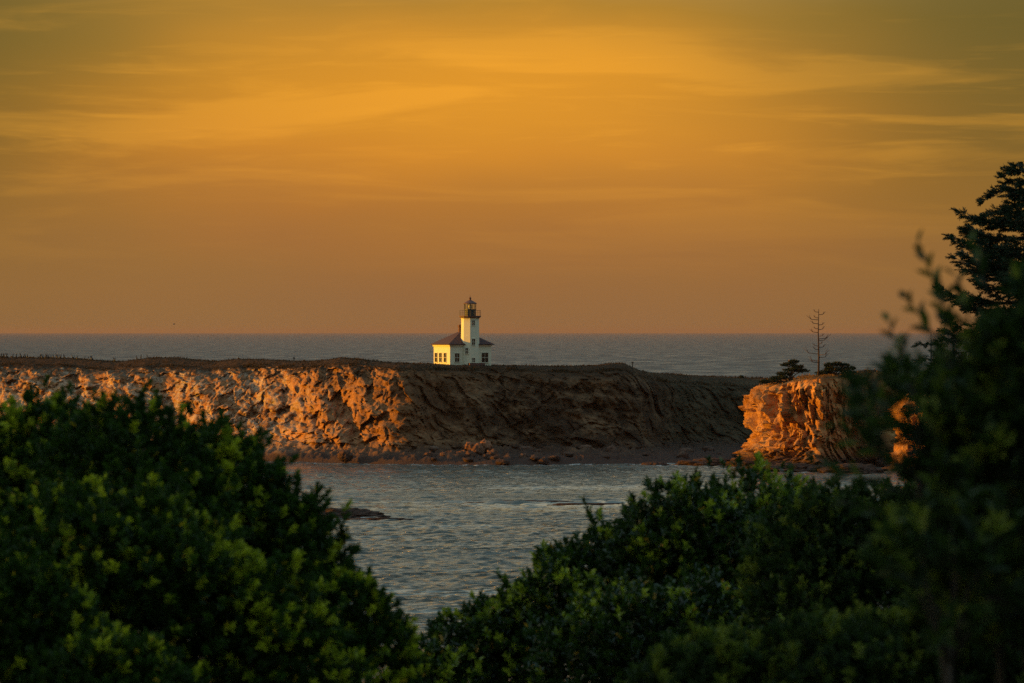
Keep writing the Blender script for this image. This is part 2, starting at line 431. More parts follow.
# ------------------------------------------------------------------ camera
cd = bpy.data.cameras.new('camera')
cd.sensor_width = 36.0; cd.lens = F * 36.0 / 1024.0
cd.clip_start = 0.5; cd.clip_end = 200000
cd.dof.use_dof = True; cd.dof.focus_distance = 1050.0; cd.dof.aperture_fstop = 6.6
co = bpy.data.objects.new('camera', cd); col.objects.link(co)
co.location = (0, 0, CAM_Z)
co.rotation_euler = (PI / 2 - math.atan((341.5 - HOR) / F), 0, 0)
sc.camera = co
sc.view_settings.view_transform = 'Standard'; sc.view_settings.look = 'None'
sc.view_settings.exposure = 0.5; sc.view_settings.gamma = 1.0; sc.view_settings.use_curve_mapping = False
sc.cycles.max_bounces = 6; sc.cycles.transparent_max_bounces = 8
sc.cycles.use_denoising = False; sc.cycles.sample_clamp_direct = 2.5; sc.cycles.sample_clamp_indirect = 1.5

# ------------------------------------------------------------------ sea: a graded sheet with real waves
rng = np.random.default_rng(5)
rows = np.concatenate([np.linspace(120, 440, 50)[:-1], np.arange(440, 760, 0.5), np.arange(760, 1080, 0.9), np.geomspace(1080, 90000, 420)])
tcol = np.concatenate([[-9, -5, -3.2, -2.3, -1.7, -1.35], np.linspace(-1.1, 1.1, 640), [1.35, 1.7, 2.3, 3.2, 5, 9]])
half = rows * 0.0966
X = half[:, None] * tcol[None, :]
Y = np.repeat(rows[:, None], len(tcol), 1)
dr = np.gradient(rows)[:, None]
dx = np.where(np.abs(tcol) < 1.2, 0.0035, 3.0)[None, :] * half[:, None]
Z = np.zeros_like(X)
for k in range(60):
    lam = float(np.exp(rng.uniform(np.log(0.9), np.log(8))))
    th = R(-62) + rng.normal(0, 0.6)             # wind waves run in from the sea
    kx, ky = math.cos(th) * 2 * PI / lam, math.sin(th) * 2 * PI / lam
    a = 0.0100 * lam ** 0.95 / (1 + (lam / 5) ** 1.3)
    okx = np.clip((lam / np.maximum(abs(math.cos(th)) * dx, 1e-3) - 2.2) / 2, 0, 1)
    oky = np.clip((lam / np.maximum(abs(math.sin(th)) * dr, 1e-3) - 2.2) / 2, 0, 1)
    Z += a * okx * oky * np.sin(kx * X + ky * Y + rng.uniform(0, 6.28))
for k in range(14):                                # long swell out at sea
    lam = rng.uniform(60, 220)
    th = R(-82) + rng.normal(0, 0.22)
    ok = np.clip((lam / np.maximum(dr, 1e-3) - 2.5) / 3, 0, 1) * np.clip((lam / dx - 2.5) / 3, 0, 1) * sstep(1150, 1500, Y)
    Z += 0.30 * ok * np.sin(2 * PI / lam * (math.cos(th) * X + math.sin(th) * Y) + rng.uniform(0, 6.28))
# low swells that lap over the shoals in the bay
slick = np.zeros_like(X)
for (yc, x0, x1, hgt, wd) in ((803, -10, 70, 0.36, 1.3), (806.5, 8, 70, 0.25, 1.2), (816, -38, 22, 0.24, 1.3), (784, -40, 8, 0.12, 1.5), (745, -18, 24, 0.12, 1.5), (858, -8, 30, 0.12, 1.5)):
    env = sstep(x0, x0 + 8, X) * (1 - sstep(x1 - 8, x1, X))
    yy = Y - (yc + 2.2 * np.sin(X * 0.05 + yc) + 0.5 * np.sin(X * 0.17))
    Z += hgt * env * np.exp(-(yy / wd) ** 2)
    slick = np.maximum(slick, env * min(1, hgt * 4) * np.exp(-((yy + wd * 1.3 + 4) / 4.5) ** 2))
# ------------------------------------------------------------------ near bluff under the shrubs
def ground_z(x, y):
    x = np.asarray(x, float); y = np.asarray(y, float)
    base = np.interp(y, [-120, 0, 18, 28, 40, 55, 80, 110, 150, 200, 240], [26, 24.3, 23.7, 23.3, 22.6, 21.0, 17.5, 15.0, 14.0, 12.5, 12.0])
    edge = np.interp(x, [-400, -60, -25, -8, 4, 10, 30, 400], [330, 300, 120, 118, 122, 205, 225, 300])
    hill_and_added_rise = (14 + 18 * sstep(90, 160, y)) * sstep(-22, -70, x) * (1 - sstep(230, 330, y)) + 8 * sstep(40, 120, x)  # unseen left rise, added to keep the low sun off the near shrubs
    top = base + hill_and_added_rise + 0.35 * fbm(x * 0.12, y * 0.12, 0, 3)
    drop = sstep(0, 1, (y - edge) / 26.0)
    return top * (1 - drop) - 3.0 * drop
gx = np.concatenate([np.linspace(-420, -60, 30)[:-1], np.linspace(-60, 60, 110)[:-1], np.linspace(60, 420, 30)])
gy = np.concatenate([np.linspace(-150, 0, 20)[:-1], np.linspace(0, 360, 170)])
GX, GY = np.meshgrid(gx, gy)
me = mesh_np('ground', np.stack([GX, GY, ground_z(GX, GY)], -1).reshape(-1, 3), grid_faces(len(gy), len(gx)))
tag(link('ground', me, M['bluff']), 'grassy bluff under the near shrubs', None, None, 'structure')
def gz(x, y): return float(ground_z(x, y))

# ------------------------------------------------------------------ the headland
hx = np.concatenate([np.arange(-230, -118, 2.0), np.arange(-118, 62, 0.24), np.arange(62, 260, 1.5)])
px_of = hx / 1055.0 * F + 512
foot = np.interp(px_of, [-600, 0, 150, 300, 395, 412, 440, 500, 600, 640, 700, 760, 1000, 1800],
                 [1170, 1108, 1087, 1067, 1049, 1049, 1055, 1060, 1064, 1070, 1104, 1120, 1125, 1125])
water = np.interp(px_of, [-600, 0, 230, 290, 400, 500, 560, 640, 700, 760, 1000, 1800],
                  [1120, 1072, 1064, 1054, 1037, 1030, 1035, 1042, 1050, 1070, 1085, 1090])
skyl = np.interp(px_of, [-600, 0, 30, 60, 85, 105, 120, 150, 175, 195, 220, 245, 300, 322, 335, 352, 380, 430, 495, 560, 600, 615, 628, 645, 660, 700, 750, 800, 900, 1024, 1800],
                 [352, 358.5, 359, 361, 362.5, 360, 358.5, 358.5, 361, 362, 359.5, 360, 362, 360, 358, 359.5, 363, 364.5, 366, 367, 366, 364, 364, 371, 373.5, 376, 378, 379, 378, 377, 372])
width = np.interp(px_of, [-600, 0, 150, 250, 310, 400, 440, 520, 620, 680, 760, 1800], [36, 34, 34, 26, 17, 13, 15, 17, 18, 20, 22, 25])
ledge = np.interp(px_of, [-600, 0, 280, 300, 400, 450, 600, 700, 1800], [5, 5, 4.2, 3.8, 3.4, 2.8, 2.6, 2.4, 2.4])
k = np.ones(9) / 9
for arr in (foot, water, width):
    arr[:] = np.convolve(np.pad(arr, 4, mode='edge'), k, 'valid')
brow = np.interp(px_of, [-600, 0, 330, 400, 420, 640, 680, 1800], [9, 9, 10, 8, 6, 6, 12, 16])
crest_y = foot + width + brow
zc = CAM_Z - (skyl - HOR) / F * crest_y                       # height of the crest
edge_z = zc - np.interp(px_of, [-600, 0, 200, 330, 420, 500, 640, 700, 1800], [1.2, 1.2, 1.3, 0.9, 0.7, 0.4, 0.9, 1.3, 1.3])
nA, nB, nC = 46, 130, 60
tA = np.linspace(0, 1, nA)[:, None]
yA = (water - 10) + (foot - water + 10) * tA
wt = np.clip((yA - water) / np.maximum(foot - water, 1), -1, 1)
zA = np.where(wt < 0, wt * 2.5, ledge * (0.32 * sstep(0, 0.12, wt) + 0.68 * np.clip(wt, 0, 1) ** 1.5))
tB = np.linspace(0, 1, nB + 1)[1:, None]
# cliff profile: talus at the foot, steep scarp, rounded grassy brow
prof_c = np.interp(tB[:, 0], [0, 0.25, 0.5, 0.75, 0.9, 1.0], [0, 0.20, 0.50, 0.80, 0.94, 1.0])[:, None]
yfrac = np.interp(prof_c[:, 0], [0, 0.15, 0.35, 0.6, 0.85, 0.95, 1.0], [0, 0.20, 0.38, 0.52, 0.70, 0.85, 1.0])[:, None]
yB = foot + width * yfrac
zB = ledge + (edge_z - ledge) * prof_c
tC = np.linspace(0, 1, nC + 1)[1:, None]
yC = (foot + width) + 130 * tC ** 1.35
zC = np.where(yC < crest_y, edge_z + (zc - edge_z) * sstep(0, 1, (yC - foot - width) / brow), zc - 24 * sstep(25, 110, yC - crest_y))
HX = np.repeat(hx[None, :], nA + nB + nC, 0)
HY = np.concatenate([yA, yB, yC]); HZ = np.concatenate([zA, zB, zC])
onA = np.concatenate([np.full((nA, 1), 1.0), np.zeros((nB + nC, 1))])
tBB = np.concatenate([np.zeros((nA, 1)), tB, np.ones((nC, 1))])
cl = np.concatenate([0.55 * sstep(0.3, 1.0, wt), np.repeat(1 - 0.75 * sstep(0.82, 1.0, tB), len(hx), 1),
                     np.repeat(0.25 * (1 - sstep(0, 0.12, tC)), len(hx), 1)])
left = 1 - sstep(-30, -18, HX)                 # rugged, sunlit side
rug = 0.75 + 0.25 * left
big = fbm(HX * 0.085 + HZ * 0.06, HZ * 0.045, 3.1, 3, 0.5, True)
med = fbm(HX * 0.26 + HZ * 0.10, HZ * 0.13, HY * 0.05 + 7.7, 4, 0.55, True)
wx, wy = 2.2 * fbm(HX * 0.2, HZ * 0.2, 31.0, 3), 2.2 * fbm(HX * 0.2, HZ * 0.2, 57.0, 3)
dg_ = HX + 0.55 * HZ + wx
fin = 0.9 * fbm(dg_ * 0.55, HZ * 0.20 + wy * .4, HY * 0.2, 5, 0.66) + 0.55 * fbm((HX - 0.8 * HZ) * 1.3, HZ * 0.9, HY * 0.4 + 5, 4, 0.7)
strat = vnoise(HX * 0.05, 3.3, (HZ + 0.22 * HX) * 1.1) + 0.5 * vnoise(HX * 0.1, 9.3, (HZ + 0.22 * HX) * 2.7)
PXH = HX / 1055.0 * F + 512
butt = sum(a_ * np.exp(-((PXH + 2.2 * (HZ - 8) - c_) / w_) ** 2) for (c_, w_, a_) in ((20, 14, 4), (62, 12, -3), (110, 18, 5), (165, 16, -4.5), (212, 20, 5.0), (262, 11, -4.0), (288, 10, -3.5), (325, 12, 3.4), (349, 8, -3.0), (378, 15, 3.6), (470, 16, 2.2), (512, 12, -2.5), (560, 16, 2.4), (598, 10, -2.0), (628, 12, 2.2)))
ph = (HZ + 0.10 * HX + 1.4 * fbm(HX * 0.07, HZ * 0.1, 71.0, 3)) / 3.1
terr = (ph - np.floor(ph)); terr = np.where(terr < 0.75, terr / 0.75, (1 - terr) / 0.25) - 0.5
terr = terr * (0.5 + 0.5 * vnoise(HX * 0.09, HZ * 0.12, 13.0)) * (1.0 - 0.45 * (1 - left))
fa = np.zeros_like(HX)
cm = (np.abs(HX[0]) < 118); r0_, r1_ = nA - 25, nA + nB + 6
sub = np.ix_(np.arange(r0_, r1_), np.where(cm)[0])
hx_, hy_, hz_ = HX[sub] + 0.4 * wx[sub], HY[sub], HZ[sub] + 0.3 * wy[sub]
fa[sub] = 2.3 * facets((hx_ + 0.45 * hz_) * 0.30, hy_ * 0.30, (hz_ - 0.2 * hx_) * 0.20, 1) + 1.0 * facets((hx_ + 0.4 * hz_) * 0.8, hy_ * 0.8, (hz_ - 0.2 * hx_) * 0.6, 2)
push = cl * (fa * (0.62 + 0.16 * left - 0.22 * (1 - sstep(180, 330, PXH))) + 0.55 * butt * (0.35 + 0.65 * sstep(0.0, 0.35, tBB)) + 1.2 * terr + rug * (2.6 * big + 0.6 * med * (0.55 + 0.75 * left)) + 0.8 * fin * rug + 0.25 * strat * rug)
HY2 = HY - push
HX2 = HX + cl * rug * 0.9 * fbm(HX * 0.3 + 40, HZ * 0.3, HY * 0.1, 3)
HZ2 = HZ + onA * sstep(0.0, 0.2, np.concatenate([wt, np.zeros((nB + nC, len(hx)))])) * (1.4 * fbm(HX * 0.26, HY * 0.18, 1.7, 5, 0.64) + 0.9 * fbm(HX * 0.9, HY * 0.5, 4, 4, 0.65))
rocky = (1 - onA) * sstep(0.02, 0.2, tBB) * left * np.where(HY < crest_y - 8, 1, 0)
HZ2 = HZ2 + rocky * (0.6 * fbm(HX * 0.28, HY * 0.28, 8.8, 3, 0.6) + 0.7 * fbm(HX * 0.8 + wx, HY * 0.6, HZ * .5, 5, 0.7)) * (1 - 0.6 * sstep(0.85, 1, tBB))
top = np.where(tBB >= 1, 1.0, 0.0)
HZ2 = HZ2 + top * (0.16 * fbm(HX * 0.35, HY * 0.2, 0, 4, 0.6) + 0.09 * fbm(HX * 2.1, HY * 1.2, 2, 2))
me = mesh_np('headland', np.stack([HX2, HY2, HZ2], -1).reshape(-1, 3), grid_faces(nA + nB + nC, len(hx)))
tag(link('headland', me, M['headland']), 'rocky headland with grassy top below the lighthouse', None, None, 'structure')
def head_z(x, y):
    i = int(np.argmin(np.abs(hx - x)))
    o = np.argsort(HY2[nA + nB:, i])
    return float(np.interp(y, HY2[nA + nB:, i][o], HZ2[nA + nB:, i][o]))
def crest_at(x):
    return float(np.interp(x, hx, crest_y))

def pxp(px, d): return ((px - 512) / F * d, d)
wl = np.interp(X, hx, water)
foam = np.exp(-((Y - wl + 3.0) / 3.5) ** 2) * (np.abs(X) < 110) * 0.9
for (fx, fy, fr) in ((pxp(690, 1030) + (9,)), (pxp(735, 1006) + (7,)), (pxp(352, 734) + (7,)), (pxp(655, 1026) + (4,)), (pxp(800, 978) + (8,))):
    foam = np.maximum(foam, 0.9 * np.exp(-((X - fx) / fr) ** 2 - ((Y - fy) / 5.0) ** 2))
me = mesh_np('sea', np.stack([X, Y, Z], -1).reshape(-1, 3), grid_faces(len(rows), len(tcol)), True, foam.ravel())
at_ = me.attributes.new('slick', 'FLOAT', 'POINT'); at_.data.foreach_set('value', np.ascontiguousarray(slick.ravel() * 0.85, dtype=np.float32))
tag(link('sea', me, M['sea']), 'grey teal sea with gold evening sheen', None, None, 'structure')

# ------------------------------------------------------------------ sea stacks, reefs and boulders
def stack_mesh(name, poly, z0, ztop, seed, sprof, nz=120, nth=420, amp=1.0, tilt=(0, 0), ldrop=0.0):
    """poly: plan corners; sprof: list of (fraction of height, scale)"""
    P = np.array(poly, float); c = P.mean(0)
    th = np.linspace(0, 2 * PI, nth, endpoint=False)
    rad = np.full(nth, 1e9)
    for i in range(len(P)):
        a, b2 = P[i] - c, P[(i + 1) % len(P)] - c
        d = b2 - a
        den = np.cos(th) * d[1] - np.sin(th) * d[0]
        tt = (a[0] * d[1] - a[1] * d[0]) / np.where(np.abs(den) < 1e-9, 1e-9, den)
        pt = np.stack([np.cos(th) * tt, np.sin(th) * tt], -1) - a
        u = (pt @ d) / (d @ d)
        ok = (tt > 0) & (u >= -1e-6) & (u <= 1 + 1e-6)
        rad = np.where(ok & (tt < rad), tt, rad)
    kk = np.hanning(15); kk /= kk.sum()
    rad = np.convolve(np.concatenate([rad[-7:], rad, rad[:7]]), kk, 'valid')
    hfr = np.linspace(0, 1, nz)
    s = np.interp(hfr, [q[0] for q in sprof], [q[1] for q in sprof])
    zt = ztop + tilt[0] * np.cos(th) * rad + tilt[1] * np.sin(th) * rad
    zt = zt - ldrop * (1 - sstep(P[:, 0].min(), P[:, 0].min() + 10.5, c[0] + np.cos(th) * rad)) + 0.9 * vnoise(th * 3.0, seed, 0)
    Zs = z0 + hfr[:, None] * (zt[None, :] - z0)
    Rr = rad[None, :] * s[:, None]
    X = c[0] + np.cos(th) * Rr; Y = c[1] + np.sin(th) * Rr
    wx = 1.6 * fbm(X * 0.25, Y * 0.25, Zs * 0.25 + 3 * seed, 3); wz = 1.6 * fbm(X * 0.25 + 9, Y * 0.25, Zs * 0.25 + seed, 3)
    di = Zs * 0.45
    n = (1.6 * fbm((X + di) * 0.17, Y * 0.17, Zs * 0.12 + seed, 3, 0.5) + 0.4 * fbm((X + di + wx) * 0.30, (Y + wx) * 0.30, (Zs + wz) * 0.12 + seed * 3, 3, 0.55, True)
         + 0.2 * vnoise(X * 0.06, Y * 0.06, (Zs + 0.25 * X + wz) * 0.9 + seed) + 0.7 * fbm((X + di + wx) * 0.6, Y * 0.6 + wx, (Zs + wz) * 0.38 + seed, 6, 0.66)) * amp
    n = n + amp * (2.6 * facets((X + di + .4 * wx) * 0.34, Y * 0.34, (Zs + .3 * wz) * 0.13, 3 + seed) + 1.5 * facets((X + 1.6 * di + .4 * wx) * 0.8, Y * 0.8, (Zs + .3 * wz) * 0.30, 5 + seed))
    Rr = Rr + n * (0.35 + 0.65 * np.minimum(1, (1 - hfr[:, None]) * 8))
    X = c[0] + np.cos(th) * Rr; Y = c[1] + np.sin(th) * Rr
    # domed top
    caps = [(0.86, 0.35), (0.68, 0.7), (0.45, 0.95), (0.2, 1.05), (0.02, 1.1)]
    cx = []
    for (q, dz) in caps:
        xx = c[0] + np.cos(th) * Rr[-1] * q; yy = c[1] + np.sin(th) * Rr[-1] * q
        zc_ = q * Zs[-1] + (1 - q) * Zs[-1].mean() + dz * amp + 0.5 * amp * fbm(xx * 0.4, yy * 0.4, seed, 4)
        cx.append(np.stack([xx, yy, zc_], -1))
    V = np.concatenate([np.stack([X, Y, Zs], -1)] + [q[None] for q in cx])
    return mesh_np(name, V.reshape(-1, 3), grid_faces(V.shape[0], nth, True))

prof_stack = [(0, 1.40), (0.12, 1.30), (0.19, 1.12), (0.3, 1.0), (0.5, 0.92), (0.72, 0.97), (0.9, 1.0), (1.0, 0.95)]
st = link('sea_stack', stack_mesh('sea_stack', [pxp(752, 1024), pxp(822, 1002), pxp(831, 1008), pxp(892, 1030), pxp(900, 1042), pxp(772, 1044)], -1.5, 17.0, 2.2, prof_stack, nz=170, nth=620, tilt=(0.03, 0.0), ldrop=1.6), M['stack'])
tag(st, 'tall orange sunlit rock stack topped by a bare dead tree', 'rock')
st2 = link('sea_stack', stack_mesh('sea_stack', [pxp(898, 994), pxp(928, 978), pxp(985, 985), pxp(985, 1005), pxp(905, 1008)], -1.5, 13.6, 7.9, prof_stack, nth=300), M['stack'])
tag(st2, 'second sunlit rock stack glimpsed through the blurred shrub twigs', 'rock')

def boulder_mesh(name, size, seed, flat=1.0, n=30):
    th = np.linspace(0, 2 * PI, 2 * n, endpoint=False)[None, :]
    ph = np.linspace(-PI / 2, PI / 2, n)[:, None]
    d = np.stack([np.cos(ph) * np.cos(th), np.cos(ph) * np.sin(th), np.sin(ph) + 0 * th], -1)
    r = 1 + 0.34 * fbm(d[..., 0] * 1.3 + seed, d[..., 1] * 1.3, d[..., 2] * 1.3, 5, 0.55) + 0.2 * fbm(d[..., 0] * 3 + seed, d[..., 1] * 3, d[..., 2] * 3, 3, 0.6, True)
    V = d * r[..., None] * np.array(size) * np.array([1, 1, flat])
    return mesh_np(name, V.reshape(-1, 3), grid_faces(n, 2 * n, True))

def rock(name, px, d, z, size, seed, mat, label, cat='rock', group=None, rz=0.0, n=30):
    o = link(name, boulder_mesh(name, size, seed, 1.0, n), mat)
    x, y = pxp(px, d)
    o.location = (x, y, z); o.rotation_euler = (0, 0, rz)
    return tag(o, label, cat, group)
rock('reef', 338, 742, -0.25, (6.4, 6.0, 1.35), 3.3, M['reef'], 'long low dark reef showing above the bay water', n=60)
rock('reef', 376, 732, -0.12, (4.6, 3.0, 0.42), 5.3, M['reef'], 'thin dark reef tip just awash in the bay', n=40)
rock('reef', 713, 1032, 0.0, (7.0, 6.0, 1.1), 9.1, M['boulder'], 'flat brown rock shelf left of the orange stack', n=50)
rock('reef', 655, 1030, -0.1, (2.6, 2.5, 0.7), 1.9, M['reef'], 'small dark rock awash below the dark cliff', n=30)
rock('reef', 790, 985, 0.0, (9.0, 6.0, 1.3), 12.4, M['boulder'], 'reddish rock platform in front of the orange stack', n=60)
rock('reef', 850, 972, 0.1, (6.0, 5.0, 1.5), 15.4, M['boulder'], 'rock platform right of the orange stack foot', n=50)
rock('reef', 528, 803, 0.10, (7.2, 1.8, 0.30), 31.0, M['reef'], 'long thin dark bar standing in for a swell line in the middle of the bay', n=40)  # dark line of a swell, built as a low dark solid
rock('reef', 588, 796, 0.0, (5.5, 1.4, 0.24), 37.0, M['reef'], 'thin dark bar standing in for a swell line, partly behind the glossy shrub', n=40)  # further stretch of the dark swell line, likewise a low solid
rnd = random.Random(4)
bspots = [(450, 1046, 1.6, 1.2), (462, 1044, 1.5, 1.5), (470, 1042, 1.3, 1.3), (478, 1046, 2.2, 1.7), (486, 1041, 1.2, 1.1), (493, 1044, 1.5, 1.4),
          (471, 1048, 3.0, 1.5), (485, 1049, 3.2, 1.4), (497, 1037, 1.0, 1.3), (458, 1039, 1.0, 1.2), (345, 1043, 1.5, 1.5), (430, 1041, 1.2, 1.3), (445, 1043, 1.3, 1.1), (543, 1034, 0.4, 1.0)]
for i, (px, d, z, s) in enumerate(bspots):
    o = rock('boulder', px, d, z, (s, s * rnd.uniform(.7, 1), s * rnd.uniform(.7, 1.0)), 20 + i * 3.7, M['boulder'],
             'reddish boulder fallen on the shelf at the foot of the dark cliff' if i not in (10, 13) else
             ('lone boulder on the shelf below the sunlit cliff' if i == 10 else 'pale low boulder at the waterline below the dark cliff'),
             'boulder', 'boulders at the cliff foot' if i not in (10, 13) else None, rnd.uniform(0, 6), n=22)

# smaller dark rocks strewn along the shelf under the shaded cliff
rnd = random.Random(8)
for i in range(34):
    px = rnd.uniform(402, 738)
    x_ = (px - 512) / F * 1045
    i_ = int(np.argmin(np.abs(hx - x_))); f_ = rnd.random() ** 1.4
    d = water[i_] + 1 + f_ * (foot[i_] - water[i_] - 4)
    j_ = int(np.argmin(np.abs(HY2[:nA, i_] - d)))
    s = rnd.uniform(0.45, 1.25)
    rock('shore_rock', px * 1.0, d, float(HZ2[j_, i_]) + 0.1 * s, (s * rnd.uniform(1, 1.7), s, s * rnd.uniform(.45, .8)), 60 + i * 2.3, M['reef'],
         'small dark rock on the shelf between the shaded cliff and the water', 'rock', 'small rocks on the shelf below the shaded cliff', rnd.uniform(0, 6), n=14)

# ------------------------------------------------------------------ lighthouse
LD = 1083.0
SC = LD / F                                  # metres per pixel there
lx = (462.3 - 512) * SC
lz = CAM_Z - (364.6 - HOR) * SC
lh = tag(empty('lighthouse', (lx, LD + 2.0, lz), R(23)), 'white lighthouse with octagonal tower and red hipped roof on the headland', 'lighthouse')
W1, W2, EV, RISE = 9.1, 8.8, 4.05, 2.95
hw, hd = W1 / 2, W2 / 2
mb = MB(); mb.box((0, 0, EV / 2 - 0.6), (W1, W2, EV + 1.2)); wall = mb.build('house_wall', M['white_wall'], lh)
mb = MB()
for s in (-1, 1):
    mb.box((0, s * (hd + 0.09), EV - 0.17), (W1 + 0.36, 0.16, 0.32)); mb.box((s * (hw + 0.09), 0, EV - 0.172), (0.16, W2 - 0.004, 0.32))
mb.build('eave_trim', M['white_trim'], lh)
mb = MB()
ov = 0.5
z0, z1 = EV + 0.0, EV + 0.14
a, b2 = hw + ov, hd + ov
mb.add([(-a, -b2, z0), (a, -b2, z0), (a, b2, z0), (-a, b2, z0), (-a, -b2, z1), (a, -b2, z1), (a, b2, z1), (-a, b2, z1), (0, 0.0, EV + RISE + 0.1)],
       [(3, 2, 1, 0), (0, 1, 5, 4), (1, 2, 6, 5), (2, 3, 7, 6), (3, 0, 4, 7), (4, 5, 8), (5, 6, 8), (6, 7, 8), (7, 4, 8)])
roof = mb.build('house_roof', M['red_roof'], lh)
mb = MB()
mb.box((-0.5, 0.0, EV + 2.75), (0.62, 0.62, 2.1)); mb.box((-0.5, 0.0, EV + 3.87), (0.86, 0.86, 0.24)); mb.box((-0.5, 0.0, EV + 4.06), (0.4, 0.4, 0.14))
mb.build('chimney', M['brick'], roof)

def window(face, u, zc_, w_, h_, parent, origin=None):
    """face: outward direction in the plan; a recessed-looking dark pane with a raised white frame"""
    fx, fy = face
    tx, ty = -fy, fx
    def P(uu, n, z): return (origin[0] + tx * uu + fx * n, origin[1] + ty * uu + fy * n, z)
    def slab(mb, u0, u1, z0, z1, n0, n1):
        vs = [P(uu, n, z) for z in (z0, z1) for n in (n0, n1) for uu in (u0, u1)]
        mb.add(vs, [(0, 2, 3, 1), (4, 5, 7, 6), (0, 1, 5, 4), (2, 6, 7, 3), (0, 4, 6, 2), (1, 3, 7, 5)])
    mb = MB(); slab(mb, u - w_ / 2, u + w_ / 2, zc_ - h_ / 2, zc_ + h_ / 2, -0.05, 0.02)
    pane = mb.build('window', M['pane'], parent)
    mb = MB(); t = 0.11
    slab(mb, u - w_ / 2 - t, u - w_ / 2, zc_ - h_ / 2, zc_ + h_ / 2, 0, 0.09)
    slab(mb, u + w_ / 2, u + w_ / 2 + t, zc_ - h_ / 2, zc_ + h_ / 2, 0, 0.09)
    slab(mb, u - w_ / 2 - t, u + w_ / 2 + t, zc_ + h_ / 2, zc_ + h_ / 2 + t, 0, 0.10)
    slab(mb, u - w_ / 2 - t, u + w_ / 2 + t, zc_ - h_ / 2 - t, zc_ - h_ / 2, 0, 0.14)
    slab(mb, u - 0.025, u + 0.025, zc_ - h_ / 2, zc_ + h_ / 2, 0.0, 0.045)
    slab(mb, u - w_ / 2, u + w_ / 2, zc_ - 0.03, zc_ + 0.03, 0.0, 0.040)
    mb.build('window_frame', M['white_trim'], pane)
for u in (1.85, -0.6, -3.0):
    window((-1, 0), u, 1.45, 1.4, 1.85, lh, (-hw, 0))
window((0, -1), -3.0, 1.45, 1.0, 1.75, lh, (0, -hd))
window((0, -1), 3.15, 1.45, 1.45, 1.95, lh, (0, -hd))
window((1, 0), 1.5, 1.45, 1.2, 1.8, lh, (hw, 0)); window((1, 0), -1.5, 1.45, 1.2, 1.8, lh, (hw, 0))
TA = 3.45                                     # tower, across the flats
tx_, ty_ = 0.12, -hd + 0.55
RO = TA / 2 / math.cos(PI / 8)
mb = MB(); mb.lathe([(RO * 1.05, -1.2), (RO * 1.05, 0.0), (RO * 1.03, 0.5), (RO, 5.0), (RO * 0.97, 9.35), (RO * 1.03, 9.45), (RO * 1.03, 9.62)], 8, (tx_, ty_), PI / 8)
tower = mb.build('tower', M['white_wall'], lh)
def tower_face(k): # outward direction of an octagon face in the local plan, k eighths from -y
    a_ = -PI / 2 + k * PI / 4
    return (math.cos(a_), math.sin(a_))
def tower_window(k, zc_, w_, h_):
    f = tower_face(k)
    ap = TA / 2 * (1 - 0.03 * max(0, (zc_ - 5) / 4.4) + 0.03 * max(0, (5 - zc_) / 5)) + 0.01
    window(f, 0.0, zc_, w_, h_, tower, (tx_ + f[0] * ap, ty_ + f[1] * ap))
tower_window(0, 8.55, 0.62, 0.95); tower_window(0, 4.65, 0.68, 1.25); tower_window(0, 0.95, 0.62, 0.85); tower_window(-1, 2.85, 0.62, 1.15)
mb = MB(); mb.lathe([(RO * 1.08, 9.55), (2.22, 9.72), (2.25, 9.72), (2.25, 9.98), (1.2, 9.98)], 16, (tx_, ty_), PI / 16)
gal = mb.build('gallery', M['rust_iron'], lh)
mb = MB()
for i in range(16):
    a_ = 2 * PI * i / 16
    mb.tube([(tx_ + 2.15 * math.cos(a_), ty_ + 2.15 * math.sin(a_), 9.96), (tx_ + 2.15 * math.cos(a_), ty_ + 2.15 * math.sin(a_), 11.06)], 0.028, 5)
for zr in (10.33, 10.7, 11.06):
    ring = [(tx_ + 2.15 * math.cos(2 * PI * i / 32), ty_ + 2.15 * math.sin(2 * PI * i / 32), zr) for i in range(33)]
    mb.tube(ring, 0.022 if zr < 11 else 0.032, 5)
mb.build('railing', M['iron'], gal)
mb = MB(); mb.lathe([(1.18, 9.96), (1.18, 11.2), (1.27, 11.2), (1.27, 11.32), (0.9, 11.32)], 10, (tx_, ty_), 0.1)
drum = mb.build('lantern_room', M['iron'], lh)
mb = MB(); mb.lathe([(1.16, 11.3), (1.16, 12.42)], 10, (tx_, ty_), 0.1, 0, False); mb.build('lantern_pane', M['glass'], drum)
for i in range(10):
    a_ = 0.1 + 2 * PI * i / 10
    mb = MB()
    mb.tube([(tx_ + 1.19 * math.cos(a_), ty_ + 1.19 * math.sin(a_), 11.28), (tx_ + 1.19 * math.cos(a_), ty_ + 1.19 * math.sin(a_), 12.46)], 0.045, 4)
    mb.build('lantern_bar', M['iron'], drum)
mb = MB(); mb.lathe([(0.12, 11.3), (0.2, 11.5), (0.38, 11.62), (0.46, 11.85), (0.38, 12.1), (0.18, 12.2), (0.08, 12.4)], 14, (tx_, ty_))
mb.build('lamp_lens', M['white_trim'], drum, True)
mb = MB(); mb.lathe([(1.15, 12.40), (1.36, 12.42), (1.36, 12.54), (0.85, 12.86), (0.35, 13.12), (0.22, 13.2), (0.20, 13.36)], 20, (tx_, ty_))
lroof = mb.build('lantern_roof', M['rust_iron'], lh)
mb = MB(); mb.lathe([(0.1, 13.34), (0.24, 13.46), (0.26, 13.58), (0.2, 13.7), (0.07, 13.78), (0.06, 13.95), (0.03, 14.1)], 10, (tx_, ty_))
mb.build('finial', M['rust_iron'], lroof, True)
mb = MB(); mb.box((tx_ + 0.5, ty_ - 2.2, 0.10), (3.4, 1.0, 0.5)); mb.build('step', M['brick'], lh)

